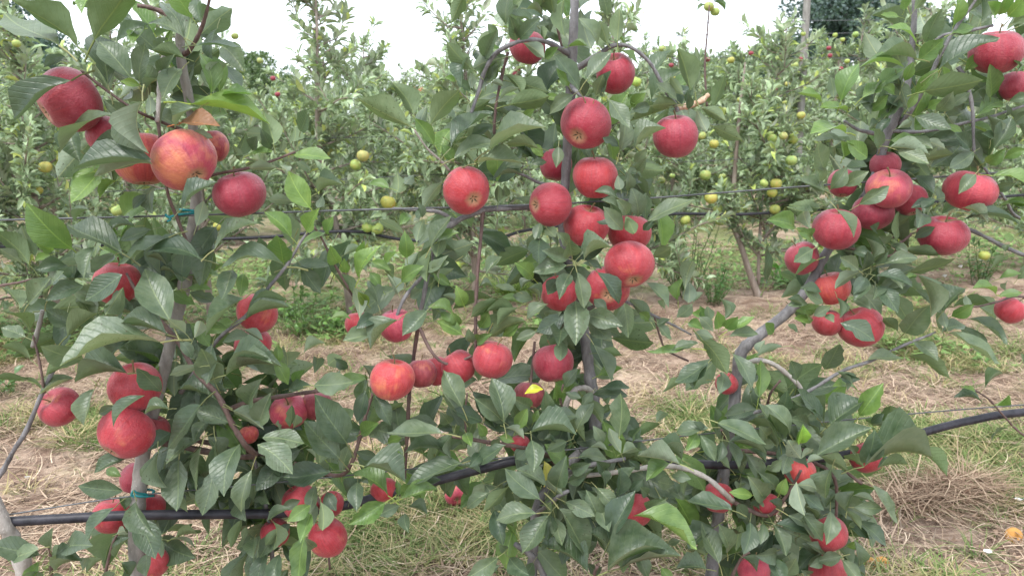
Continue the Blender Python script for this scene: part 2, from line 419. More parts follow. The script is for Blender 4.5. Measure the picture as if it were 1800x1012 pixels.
# ---------------------------------------------------------------- leaves measured on the photograph
# per tile (origin in photo pixels, 3.3725 units per pixel): base x y, tip x y, width, face (t top, u underside, g bright, p pale, b brown, y yellow), cm in front of the row
LEAF_TILES = {
(0, 0): """350 270 -60 30 150 t 8;460 280 170 60 140 u 8;560 240 870 -20 105 u 9;420 478 60 735 180 t 8;390 340 310 430 70 t 1;640 505 480 170 130 t 5;
780 470 590 250 140 t 5;750 475 600 390 95 p 4;830 490 930 300 130 t 5;1080 410 1010 610 130 t 4;960 480 1080 350 95 t 3;1090 345 930 320 75 u 5;690 250 880 140 95 t 3;
850 -10 860 125 110 g 0;850 180 870 310 105 g 0;1090 225 870 140 85 t 5;1090 230 910 -15 100 t 4;1140 110 1060 -30 110 g 3;1200 -20 1225 160 85 t 3;1165 270 1440 285 58 t 6;
570 -30 545 125 90 g 1;500 -20 495 45 60 u 1;310 50 190 70 60 t 2;1250 555 1190 320 85 g 4;1270 560 1350 365 95 t 4;1060 740 1345 770 100 b 6;1130 620 1560 710 105 y 6;
845 600 905 920 115 t 11;670 680 275 890 115 t 9;800 850 525 850 105 t 9;900 950 460 1010 140 t 12;905 975 500 1035 70 p 12;800 740 680 620 110 t 2;850 765 728 760 60 t 4;
830 510 745 500 50 y 7;880 560 905 690 70 p 5;1180 640 1010 750 85 t 7;1000 600 950 740 80 t 3;770 550 840 610 80 t 2;1000 230 900 290 60 t 2;720 100 800 130 40 t 0;1140 780 1240 805 55 p 6;
1200 120 1280 60 60 t 2;640 -20 500 60 60 u -2;680 -10 760 30 70 g -2;930 470 870 560 80 t 1;560 380 660 560 80 t -1""",
(0, 300): """590 10 520 212 145 g 6;690 60 650 180 80 y 2;1080 228 1290 65 105 t 10;1165 330 1218 180 78 p 6;920 90 965 270 105 t 1;870 140 800 230 60 t 3;430 465 300 215 180 g 3;
725 490 370 315 125 t 6;1000 395 690 560 115 t 8;1190 525 860 480 115 t 9;900 350 740 420 80 t 4;170 555 -5 360 135 u 5;210 510 210 335 105 p 3;130 550 70 465 80 p 2;0 580 25 480 80 t 2;
200 410 110 335 70 p 1;170 790 350 630 125 t 5;280 770 445 600 85 t 6;400 565 270 590 85 t 4;480 545 380 540 50 p 3;560 450 540 640 105 t 6;725 615 510 770 145 t 9;500 680 365 770 105 t 6;
680 500 640 610 105 t 3;730 690 690 850 100 u 6;1010 890 810 580 175 t 11;990 970 697 915 72 f 11;1085 630 940 590 85 t 5;1000 580 880 510 90 t 2;640 890 820 850 85 t 4;400 980 640 840 60 u 6;
460 915 310 820 95 t 5;175 950 165 835 120 u 6;110 820 -25 700 100 u 5;150 985 -10 930 75 t 5;150 780 60 710 70 p 2;75 860 0 830 30 u 4;1120 720 1270 770 70 t 2;1110 700 1250 700 42 g 3;
1450 755 1180 985 110 t 10;1100 965 1050 870 85 p 12;1150 990 1215 885 70 p 12;590 970 510 960 50 u 3;1270 110 1180 200 0.1 t 0;850 840 720 770 70 t 1;320 470 270 440 60 g 1;
530 230 440 300 70 t 1;550 270 570 340 60 t 0;800 330 660 380 60 t 1;300 500 250 540 50 g 2;700 380 620 350 60 g 0;1040 700 960 660 60 t 1;880 760 830 830 60 t 1;1270 900 1180 860 60 u 3""",
(0, 600): """950 5 480 125 105 t 11;180 110 -5 25 85 u 5;160 235 0 210 42 u 4;255 285 140 205 45 u 4;270 205 420 150 55 u 5;490 105 370 10 145 t 7;440 220 280 305 60 t 4;755 190 448 240 88 t 10;
560 280 545 485 118 t 7;690 380 597 425 58 t 5;860 318 685 505 88 t 13;1000 400 868 425 50 t 13;1190 375 950 655 148 t 14;955 295 890 140 115 t 10;1185 150 1000 200 60 p 13;1140 100 1080 -15 60 t 9;
1300 360 1050 285 105 t 9;1360 480 1160 400 105 t 9;1260 20 1250 245 120 t 9;940 660 985 868 128 t 9;1190 580 1028 705 85 t 9;1195 620 1148 895 78 t 10;1280 590 1345 855 105 t 10;
1270 760 1220 1015 128 t 11;1060 700 1130 950 165 t 5;730 885 518 830 108 t 9;760 690 575 775 80 t 5;860 810 935 890 75 p 11;950 870 1085 1030 85 u 6;1240 470 1190 580 80 t 7;
1170 890 1200 990 50 g 5;720 800 620 760 50 g 2;1020 540 940 620 90 t 3;1300 690 1240 560 90 t 4;660 150 510 110 80 g 4;700 170 670 80 60 t 4;1240 330 1349 300 70 t 7;1000 740 1060 840 90 t 3""",
(350, 600): """245 605 222 865 168 t 15;345 610 572 770 128 t 14;312 760 260 1000 118 t 11;160 200 492 150 92 f 12;195 150 475 120 60 t 10;100 255 90 25 145 t 9;290 375 420 200 125 t 8;
200 410 342 548 108 p 12;350 500 440 295 120 t 9;520 150 560 50 105 p 3;680 260 938 225 125 t 9;872 600 715 295 145 t 11;830 692 648 450 135 t 11;375 570 642 590 98 t 11;780 770 505 800 130 t 10;
980 740 1225 835 130 t 12;1120 912 888 800 62 g 13;985 290 940 475 88 t 6;1040 320 1142 492 85 t 7;1010 285 965 140 80 t 6;845 85 790 130 85 u 3;620 70 765 5 58 p 4;550 375 530 512 46 u 7;
560 510 602 418 68 p 4;450 490 520 480 60 p 3;960 545 1080 465 80 g 5;690 560 745 690 95 u 6;700 700 635 635 40 p 7;1440 545 1098 552 72 t 13;940 830 960 970 95 t 9;690 850 680 995 78 t 9;
760 890 828 985 75 t 9;500 700 380 850 120 t 2;480 780 340 760 120 t 0;560 720 420 640 120 t 0;420 880 360 960 80 t -2;600 640 470 700 100 t 3;850 780 900 600 80 t 2;1050 680 940 640 60 t 4;
1120 600 1210 560 60 g 3;1200 640 1120 720 60 g 5;900 460 830 400 60 u 1;440 100 520 260 70 g 3;560 250 640 160 60 g 2;700 100 660 200 70 p 2;530 280 680 250 60 t 2;470 130 460 20 50 g 1;880 160 800 90 60 t 3""",
(350, 712): """630 770 585 1045 128 g 15;660 590 548 662 85 g 15;662 640 635 770 85 g 15;1105 575 905 682 115 g 14;720 570 760 705 98 u 13;430 680 450 845 58 u 5;330 880 295 1050 85 t 4;400 870 370 1050 98 t 5;
480 880 485 1050 98 t 5;330 790 365 860 90 t 3;250 680 192 845 50 u 4;280 720 258 800 40 u 4;1190 590 1065 645 75 t 9;1240 605 1355 640 48 t 9;1220 640 1255 725 70 t 9;690 840 640 740 78 t 8;
540 610 408 678 50 t 10;480 720 420 800 60 u 3;540 700 480 760 60 t 3;640 560 700 690 60 t 8;450 760 400 860 90 t 0;400 720 320 700 80 t -2;260 560 330 640 100 t 2;380 500 470 540 100 t 0;
1290 480 1440 430 60 t 8;1190 520 1300 470 60 g 9;1180 540 1170 450 40 g 9;900 560 980 430 90 t 5;1050 610 950 700 50 t 6;600 560 500 600 60 t 8""",
(0, 712): """680 605 528 795 88 t 11;810 565 1005 720 138 t 13;810 670 955 885 118 t 9;990 750 1145 698 58 u 6;1040 785 1225 728 60 u 6;1000 800 1155 862 38 p 5;235 885 -5 790 98 t 6;230 850 35 920 78 t 8;
300 850 362 698 88 t 7;260 1000 150 1010 105 t 6;310 930 412 868 58 t 7;330 980 498 915 78 t 9;380 855 612 795 98 t 7;680 900 765 785 98 t 3;490 980 530 890 48 p 5;510 1000 592 915 48 u 5;
870 880 930 970 95 t 2;960 800 970 895 50 t 5;720 930 770 1010 98 t 2;690 765 775 735 58 p 3;600 1030 700 980 60 t 4;380 1010 300 1030 40 t 6;230 930 200 1020 70 g 5;740 620 700 540 70 t 2""",
(350, 0): """440 855 338 630 125 u 9;550 840 528 720 90 u 8;600 780 682 688 105 t 8;400 790 268 780 68 p 5;560 920 795 950 85 g 7;210 920 242 770 98 u 6;300 920 445 900 48 g 6;130 570 312 555 58 g 4;
330 900 380 830 78 t 5;460 1000 288 992 48 p 6;480 980 545 1030 58 p 6;1255 752 965 618 112 u 5;1270 690 1145 485 115 u 5;1315 715 1345 600 70 p 3;250 960 200 860 50 u 5;
480 900 520 840 40 p 6;570 960 660 1010 50 p 5;430 880 400 780 70 t 5""",
(350, 300): """660 222 555 15 138 g 8;700 135 862 88 68 t 6;610 235 515 112 60 u 6;570 190 408 170 60 p 6;545 395 400 250 88 g 6;640 362 742 235 100 g 7;760 380 812 278 68 g 6;600 440 765 368 48 g 5;
500 545 520 395 140 g 5;400 495 380 398 68 t 4;90 470 335 308 98 t 9;520 570 148 590 88 t 9;195 588 190 760 115 t 7;262 610 268 745 58 g 6;490 630 398 692 38 u 5;275 882 532 810 88 t 9;
300 800 525 770 48 u 7;830 545 805 448 80 g 3;870 605 870 520 58 g 2;920 742 795 610 85 u 4;950 875 930 690 88 p 5;950 640 1095 448 95 g 4;1020 540 1145 592 58 g 3;1232 515 1230 360 88 g 4;
1210 375 1068 288 58 p 3;1290 425 1335 288 68 p 3;1170 135 1160 0 88 u 4;1130 105 995 75 58 g 3;1200 662 1342 565 88 g 4;1180 725 1100 610 78 p 3;1000 795 958 715 58 y 4;1060 795 988 650 68 t 4;
900 880 778 880 34 g 3;1050 872 948 932 78 t 5;1040 962 865 1005 88 t 6;1180 885 1018 1060 100 t 9;1350 830 1215 975 108 t 8;380 1005 288 938 58 p 7;330 1000 165 1015 58 t 7;
990 600 930 500 60 p 1;1080 700 1010 600 60 g 1;860 500 960 450 50 p 1;1100 560 1180 480 50 g 2;1150 640 1110 560 60 u 2;1300 480 1240 600 60 p 2;700 220 720 140 50 p 4;1250 260 1200 330 60 g 1;1220 80 1260 10 60 p 2;1320 220 1300 290 50 t 3;1250 750 1330 700 60 t 4;970 500 1000 420 60 g 1""",
(700, 0): """450 418 295 280 105 u 5;490 392 448 290 58 t 4;510 350 592 230 98 t 3;430 525 430 428 48 p 5;590 225 530 158 58 t 3;700 242 658 135 88 t 6;720 238 838 148 88 t 7;720 220 708 128 68 t 6;
640 150 662 -35 98 t 5;800 140 650 100 58 t 5;930 110 868 -25 118 u 4;985 -5 985 232 88 u 4;900 65 828 -5 88 u 3;760 55 858 95 58 t 4;915 140 818 150 40 t 5;738 255 865 345 68 p 9;870 345 945 310 58 g 4;
1075 540 918 348 108 t 9;1010 512 935 428 68 g 5;1040 562 898 672 88 t 7;1120 472 1264 298 98 t 11;1100 572 1088 480 68 t 6;1210 582 1252 438 58 t 10;1170 572 1205 468 78 u 9;
1180 272 1065 125 88 t 5;1240 262 1178 138 78 u 5;385 -25 308 108 88 u 3;195 738 372 565 108 u 6;215 862 108 718 88 g 6;330 962 258 868 68 g 6;310 882 562 638 108 t 7;330 942 592 832 108 t 8;
540 892 872 788 98 t 8;460 972 745 980 85 t 7;560 740 428 812 68 t 4;660 622 892 598 100 u 5;620 742 752 650 78 u 3;740 702 805 658 48 g 2;680 490 885 562 108 u 2;600 592 722 518 26 p 6;
550 490 628 515 28 p 4;560 472 592 378 78 g 1;520 502 542 398 68 t 1;430 542 348 490 58 t 1;340 482 278 470 40 g 1;390 662 318 638 40 t 2;950 870 935 1002 68 t 9;880 962 788 972 48 t 3;
830 880 638 868 58 u 4;870 570 955 600 48 g 2;660 60 740 20 60 t 1;830 40 760 -10 70 t 2;700 20 640 70 60 t 1;860 90 900 210 60 t 2;1010 280 1120 290 30 g 3;620 300 520 320 50 g 0;
700 560 560 540 60 g -1;740 980 640 1000 60 t 3;600 870 700 820 60 t 2;860 930 780 860 60 g 1;480 780 560 880 70 t 1;420 860 520 760 70 t 0""",
(1050, 0): """70 592 182 772 108 t 11;120 242 128 48 92 u 5;60 95 15 -30 78 t 4;60 262 5 140 68 u 5;475 600 338 508 78 t 7;480 620 308 645 58 u 6;430 640 205 705 58 u 6;310 630 198 665 68 t 6;
550 540 460 310 88 u 5;580 545 580 275 98 u 6;510 562 425 468 68 u 6;690 632 745 455 78 u 6;620 642 760 722 68 u 7;590 652 645 785 78 p 6;690 752 872 825 68 u 5;200 632 268 578 78 g 3;
130 905 165 690 95 t 9;220 882 402 768 88 t 11;130 872 28 818 58 t 9;220 962 285 898 58 t 6;240 992 412 1000 95 u 7;240 1012 272 948 58 t 6;130 300 240 380 50 g 3;160 270 60 180 40 g 1;
520 600 560 540 40 t 7;600 620 640 540 60 u 6;540 650 520 560 50 t 6;180 560 260 640 60 g 2""",
(700, 300): """265 70 135 225 68 p 7;590 190 592 88 58 u 4;560 60 742 15 58 t 4;650 150 628 98 48 t 3;140 280 122 188 40 t 7;230 425 365 370 58 g 3;520 612 614 508 68 t 5;440 662 430 598 35 t 4;
480 690 562 690 34 t 4;390 802 265 738 58 p 4;390 800 348 678 88 g 5;310 682 208 608 58 g 3;380 972 235 885 78 g 6;330 862 178 808 58 g 5;430 872 585 758 68 u 5;480 932 542 838 78 g 4;
470 1012 562 958 68 g 4;440 1020 418 928 58 t 4;710 812 585 922 48 u 6;760 892 535 992 88 u 7;700 842 525 830 48 u 5;740 790 598 762 48 g 4;800 640 688 548 88 g 5;800 762 675 738 68 t 5;
700 712 575 680 40 t 5;790 652 728 702 40 t 4;890 790 765 882 68 t 8;1000 562 798 602 98 t 13;1010 522 848 478 88 t 12;1030 502 1002 415 108 t 13;1000 442 928 368 68 t 11;1080 502 1195 398 68 t 13;
1100 532 1265 458 78 t 14;1090 552 1212 582 48 t 14;1060 602 1105 815 98 t 15;1020 612 948 765 88 t 14;950 640 880 735 78 t 9;840 310 808 412 58 t 7;840 400 828 560 125 t 7;1180 602 1312 792 105 t 15;
1050 770 1040 1025 145 t 13;990 850 815 955 108 t 12;970 900 940 1025 108 t 9;820 952 698 1002 58 t 8;1110 852 1312 915 115 t 10;1130 882 1252 992 105 t 9;1130 942 1262 1012 58 p 8;
1300 162 1165 120 58 t 9;1310 232 1198 178 48 t 10;1330 352 1205 220 98 t 12;1320 342 1178 300 48 t 11;880 340 930 400 70 t 6;780 470 820 360 70 t 4;900 420 850 340 60 t 5;1160 760 1230 820 60 t 9;
560 950 640 900 60 g 3;640 850 560 820 50 p 3;620 980 720 900 60 g 4;520 870 470 780 60 g 3;360 920 320 830 60 g 4;250 840 330 900 50 g 4;840 760 760 700 60 t 4;880 880 960 830 80 t 6""",
(1050, 300): """160 785 168 985 90 t 9;240 275 188 105 108 t 8;290 292 290 128 78 t 8;300 302 565 178 88 t 9;220 372 188 258 78 u 13;270 352 322 298 48 t 9;140 112 130 18 58 p 10;330 512 412 458 78 u 5;
290 662 422 812 78 t 7;10 850 122 900 78 t 9;520 702 540 538 92 p 5;540 782 562 658 78 p 5;480 772 492 638 48 g 5;460 702 388 700 48 g 4;570 782 638 718 38 p 5;470 872 545 785 78 p 5;
310 892 195 758 68 p 6;310 892 238 838 58 g 6;350 902 440 1002 58 t 7;350 922 432 878 38 t 6;750 882 730 755 88 t 5;720 932 678 828 78 g 6;760 932 802 858 78 g 6;770 952 925 862 48 g 6;
690 952 588 860 68 p 6;690 992 568 960 68 p 7;780 982 955 970 68 t 7;620 902 600 798 58 g 4;540 900 605 935 58 g 4;1040 962 968 898 68 g 8;1190 962 1118 910 38 t 7;1170 342 975 300 108 g 9;
1260 402 1145 370 78 g 6;1250 312 1198 248 68 p 6;1320 222 1178 190 88 u 7;1350 120 1178 50 78 t 7;1280 465 1138 545 88 t 9;1300 532 1138 622 48 u 8;1330 722 1198 698 58 t 9;1250 792 1128 800 58 t 8;
1280 882 1148 870 48 g 7;180 120 180 20 60 t 8;240 60 160 90 60 t 5;100 300 60 200 70 t 9;170 260 100 180 80 t 10;600 850 540 840 50 g 4;660 900 640 800 50 p 5;400 820 370 760 50 p 5;1200 820 1120 760 50 t 8;1260 860 1190 820 60 g 7""",
(700, 600): """960 0 948 102 78 t 11;380 392 265 172 120 t 13;380 452 258 298 78 t 11;300 482 258 400 78 t 8;500 475 325 388 78 t 12;625 485 550 222 138 t 14;610 462 455 325 108 t 12;640 512 748 582 58 p 13;
700 522 765 388 78 g 12;790 382 672 308 88 t 8;880 432 868 278 78 t 10;940 332 928 228 68 g 8;990 272 1064 155 68 t 9;990 302 1085 332 48 p 9;910 442 1065 450 68 t 9;1060 522 1164 368 78 t 9;
780 542 1058 552 98 f 13;800 480 830 400 40 g 8;640 612 452 742 78 t 13;490 662 425 722 68 t 10;790 582 800 745 108 t 14;760 642 698 680 58 t 9;860 582 935 600 40 t 9;1000 592 875 640 68 t 9;
940 862 992 658 118 t 14;1020 742 1135 700 78 t 9;1010 832 1105 780 68 t 9;840 935 632 755 118 t 15;880 862 695 750 68 t 13;650 862 505 1005 88 u 10;540 892 405 992 68 t 9;330 540 318 695 95 t 10;
280 642 45 650 68 t 9;220 592 128 632 40 g 8;490 782 345 740 58 t 9;380 720 55 835 78 t 11;20 932 232 882 68 g 14;30 722 8 635 48 g 12;520 560 470 470 60 g 9;600 560 690 590 50 g 9;
400 540 440 600 60 g 8;820 640 740 690 60 t 8;1150 300 1080 380 60 t 6;870 380 960 430 50 t 8;560 640 600 560 60 t 8;700 440 640 340 70 t 9;760 500 700 440 50 g 9;900 540 960 480 60 t 8;340 500 330 580 50 u 6""",
(700, 712): """820 640 582 692 98 t 15;890 652 730 855 108 t 13;570 620 622 800 108 t 8;690 722 608 650 88 u 9;990 572 1162 642 88 t 12;950 610 1142 935 125 t 15;1125 990 838 830 120 f 17;930 662 962 782 88 t 9;
900 642 880 772 78 t 9;870 592 902 535 78 t 9;1200 705 1108 488 105 t 13;1280 602 1148 488 78 t 11;1230 862 1115 738 95 t 14;590 900 402 990 105 t 9;600 950 488 992 58 t 8;660 902 775 962 98 t 8;
640 852 598 798 48 t 8;1150 560 1050 480 80 t 9;1080 880 1180 800 60 t 10;1190 1000 1110 910 70 t 9;850 860 940 820 60 t 6;800 930 720 1010 70 t 5;1220 480 1180 380 90 t 10;1100 460 1160 380 70 t 9""",
(1050, 600): """130 562 130 298 115 t 12;210 592 378 468 72 u 11;350 482 402 408 58 p 11;190 562 252 488 68 t 10;140 662 68 508 68 p 13;150 662 212 605 88 p 13;490 728 215 648 88 p 14;500 702 308 635 48 t 12;
430 722 275 805 68 g 11;450 842 338 798 78 t 10;440 792 545 800 58 t 10;110 925 130 740 88 t 14;170 852 222 738 78 t 12;190 882 272 808 58 t 11;60 642 -45 610 48 p 12;30 602 -32 488 68 t 11;
0 70 152 82 58 u 5;10 202 142 150 58 g 5;30 282 188 270 46 t 5;40 352 72 318 40 t 5;20 432 102 378 48 u 5;620 -10 768 195 105 u 10;800 70 888 268 98 t 11;660 120 446 235 88 t 8;
650 140 565 282 108 t 9;540 242 382 302 46 u 8;560 42 298 60 38 g 7;600 12 438 50 48 t 7;740 180 690 295 88 t 5;955 335 972 108 95 g 8;960 332 1042 258 68 u 8;945 402 768 450 78 t 9;
950 442 755 482 58 t 8;700 472 688 378 48 t 8;660 512 466 552 68 t 10;590 542 508 632 78 g 8;715 482 992 605 88 t 13;780 592 1002 662 58 t 11;610 552 682 695 78 t 10;740 592 698 705 68 t 10;
770 582 825 735 68 t 9;1100 592 965 368 95 t 13;1080 602 985 410 68 u 12;1140 552 968 362 88 t 14;1180 605 1198 478 78 g 15;1210 695 1095 565 108 p 15;1210 692 1258 622 48 p 15;1090 405 1098 278 78 t 7;
1250 492 1108 448 78 t 8;1340 472 1155 268 98 t 11;1300 452 1115 330 68 t 9;1180 232 1118 105 88 t 8;1100 32 945 82 58 p 9;960 72 1012 -5 58 p 8;1000 562 918 478 88 t 8;1050 612 955 580 58 t 9;
960 822 868 655 98 t 11;990 935 855 768 125 t 12;1060 872 935 760 78 t 12;830 892 828 818 58 p 9;1080 902 1092 788 68 g 12;1180 830 1180 992 95 p 15;1140 660 1060 760 90 t 9;1000 760 1060 680 70 t 9;
860 720 780 640 70 t 7;900 640 1000 720 60 t 8;290 700 340 620 50 t 10;250 760 180 700 50 t 10;40 760 -20 680 80 t 10;300 900 240 840 60 t 10;640 520 560 470 40 t 9;1280 420 1220 340 60 t 8;1350 620 1290 540 80 t 9""",
(1050, 712): """800 622 536 570 68 t 14;890 662 808 560 78 t 11;960 622 898 585 58 t 12;920 532 775 508 58 g 12;905 692 832 845 105 t 12;770 872 698 680 95 t 10;720 935 635 715 115 t 12;650 892 535 860 48 u 8;
650 972 465 962 78 t 11;1060 862 898 850 95 t 11;1040 702 1092 865 88 t 10;1060 702 1255 762 68 t 11;1130 652 1335 805 105 t 12;1200 562 1335 612 58 t 11;1340 652 1248 700 95 t 8;1330 892 1218 828 58 t 6;
1330 882 1238 932 48 t 6;1180 782 1138 760 58 t 5;1100 1010 1152 878 88 t 10;1020 900 1060 1020 95 t 10;1160 1012 1118 978 48 t 8;210 655 572 828 74 g 17;230 742 198 668 68 t 12;420 822 485 790 38 t 12;
60 985 425 845 120 f 18;140 965 492 880 95 f 18;370 540 445 702 98 t 11;280 592 388 518 88 t 12;75 800 228 508 118 t 16;-5 730 52 862 68 t 12;20 580 52 702 88 t 11;0 490 112 605 88 t 11;
520 560 418 498 48 t 9;530 430 510 565 58 u 9;380 960 432 1020 58 g 10;980 700 940 800 60 t 9;860 900 940 980 70 t 7;1240 600 1180 540 60 t 9;980 560 900 520 60 t 9;1080 640 1010 560 60 t 10;820 760 780 700 50 t 7;300 650 340 560 60 t 11;130 540 180 620 60 t 11;480 520 440 440 40 t 9""",
(1400, 0): """265 602 350 392 92 g 7;370 405 612 418 56 g 7;220 582 188 465 58 p 5;390 582 545 468 75 g 6;430 662 495 588 68 g 5;150 612 -5 560 46 g 4;712 352 455 350 76 t 8;710 262 515 180 66 g 6;
720 362 795 275 98 g 7;760 252 772 108 105 t 5;820 152 852 5 125 p 5;930 152 910 -5 88 g 6;980 92 958 -15 98 t 4;920 202 1055 158 68 g 6;930 292 1085 218 78 g 5;840 422 1112 275 92 t 9;
760 542 1055 498 118 u 9;700 562 782 435 88 g 5;660 642 702 558 48 g 5;830 662 852 575 82 t 6;910 642 1005 558 58 t 5;700 690 845 795 105 t 8;780 642 822 615 58 g 5;600 760 645 735 48 p 8;
630 622 495 600 68 t 5;300 662 98 660 48 g 5;440 602 305 612 48 t 4;290 788 28 822 66 g 6;290 852 98 830 58 t 5;490 882 388 798 95 t 7;500 742 428 762 68 t 5;370 702 268 690 58 t 4;
420 935 265 848 105 g 9;270 942 208 858 88 g 6;160 1005 58 875 115 t 7;220 932 138 900 58 t 4;420 982 268 1002 58 t 6;550 872 758 930 56 p 9;600 892 722 992 95 t 7;740 952 945 908 66 u 7;
760 832 865 890 58 p 5;660 832 752 902 78 t 6;560 832 662 860 78 g 5;1030 882 898 798 88 t 8;1050 902 885 1002 88 t 8;1170 812 1078 798 48 t 7;1170 882 1262 698 92 t 7;1230 702 1218 625 40 t 5;
1150 832 1118 688 48 t 6;1120 962 1162 898 78 g 6;1270 742 1352 668 68 t 5;1230 942 1312 898 58 g 5;1150 580 1050 425 120 g 4;1080 682 1255 588 95 g 5;1260 602 1352 588 58 t 5;
1170 102 1068 48 88 g 6;1200 92 1188 -5 88 g 6;1250 102 1295 -5 98 g 7;1280 142 1352 108 58 t 6;1355 380 1258 420 75 p 9;640 62 598 -5 78 g 4;700 62 752 -15 58 u 4;610 102 498 88 46 g 3;
640 482 652 388 58 g 5;850 335 840 285 45 p 5;830 222 840 155 48 p 4;1350 800 1295 765 60 t 5;540 680 640 600 60 t 5;480 700 560 640 60 g 3;880 740 960 800 50 g 4;1000 420 1060 340 70 g 3;1110 600 1020 560 60 t 4;900 480 820 420 60 g 4;580 560 480 520 60 g 4;560 700 480 820 50 t 6""",
(1400, 300): """370 202 524 98 92 t 12;240 232 342 398 84 t 13;160 132 8 48 78 t 7;200 112 272 -15 88 t 7;280 92 385 18 78 t 7;130 82 58 -25 78 t 6;100 242 -5 198 88 u 7;80 342 8 248 78 p 7;80 402 -5 338 58 g 6;
700 32 765 150 88 t 3;830 172 688 218 58 t 9;830 202 748 262 48 t 9;860 202 828 95 58 t 8;1060 22 948 142 70 t 12;980 222 1152 312 38 p 11;1010 252 1245 302 68 t 7;990 292 1275 332 56 t 7;
1160 32 1352 112 88 g 6;1200 212 1352 220 38 g 5;1170 112 1245 85 58 t 5;1250 182 1352 200 58 g 5;610 242 588 422 78 u 6;740 252 645 352 105 t 7;640 472 845 500 58 u 6;520 552 708 520 78 t 9;
660 612 935 518 78 u 9;640 642 722 620 38 g 7;370 592 228 515 88 t 11;400 582 378 478 68 t 10;440 562 408 398 88 t 10;460 542 502 478 58 t 10;380 602 248 702 84 p 11;410 632 308 732 68 t 11;
430 652 318 772 58 t 11;470 622 652 690 78 t 11;480 682 552 842 105 t 11;460 692 398 762 78 t 9;500 450 418 398 78 t 6;470 362 388 340 68 t 5;160 782 18 698 78 t 9;150 802 -5 830 58 g 8;
240 752 252 875 58 t 11;260 902 435 1005 118 t 13;180 852 192 895 48 t 10;640 962 672 788 138 t 9;600 952 488 868 48 u 8;790 872 715 615 115 t 8;870 832 1005 698 105 t 8;920 862 985 788 78 g 7;
890 932 880 828 56 p 9;860 952 1025 920 66 t 8;1260 512 1145 582 38 u 5;1200 642 1305 610 38 g 5;1180 732 1005 700 38 g 5;1240 712 1200 658 48 p 5;1200 742 1312 720 48 g 6;1345 880 1332 755 66 t 9;
1310 642 1342 538 58 t 5;1030 802 1045 738 48 p 5;1150 692 1172 618 40 u 4;1290 402 1208 388 46 g 4;1240 482 1262 438 48 t 5;1352 300 1278 288 48 g 4;560 440 620 500 60 t 5;330 480 420 520 70 t 8;
540 620 600 700 60 t 8;300 560 220 580 60 g 6;330 760 400 820 60 t 8;560 350 640 280 60 u 4;100 860 180 800 60 t 9;700 400 780 340 60 t 4""",
(1400, 600): """900 -50 1142 122 76 t 9;690 0 762 102 88 t 8;650 85 902 220 52 u 8;420 110 615 100 58 t 6;165 165 180 0 128 t 9;240 178 290 292 78 t 8;260 212 345 215 58 t 8;360 292 185 258 40 g 6;
370 442 492 238 108 g 10;200 492 392 345 105 t 11;570 532 515 365 105 u 10;250 382 200 298 58 t 8;510 492 415 460 48 u 8;450 492 585 550 48 p 9;120 675 425 500 118 t 16;390 722 412 498 128 t 14;
500 592 635 650 58 p 10;560 562 605 605 38 u 9;400 742 820 700 94 f 16;690 632 885 795 58 u 11;480 752 692 742 38 u 13;310 772 148 680 78 u 12;400 742 265 670 58 u 12;210 752 182 935 122 t 15;
450 850 612 1085 100 t 15;60 722 155 690 48 p 14;0 850 72 842 78 p 13;30 902 155 992 68 t 13;300 1005 345 888 58 t 11;340 982 495 982 76 t 11;340 910 445 940 48 p 11;240 902 168 980 88 t 9;
1100 362 948 338 40 t 5;1180 372 1185 298 68 g 5;1060 302 978 270 30 g 5;1120 272 1225 188 30 t 5;1260 512 1148 582 38 u 5;1352 140 1305 65 50 t 4;350 660 280 600 50 t 11;300 620 220 560 60 t 9;
130 560 60 480 70 t 9;100 840 160 760 70 t 10;440 480 500 420 50 t 8;560 640 490 690 40 g 10""",
(1400, 712): """200 625 138 795 92 t 12;30 640 142 795 82 t 11;290 622 365 722 38 u 9;350 682 494 812 76 t 10;340 792 372 955 76 t 9;300 835 330 770 58 g 7;270 912 345 1020 78 t 10;270 892 135 935 76 t 11;
160 902 38 795 58 t 7;150 912 55 935 56 t 7;340 962 402 1015 48 t 9;20 760 -30 660 70 t 8;60 1000 -10 940 60 t 8;120 680 60 600 60 t 9""",
}
BR = {}
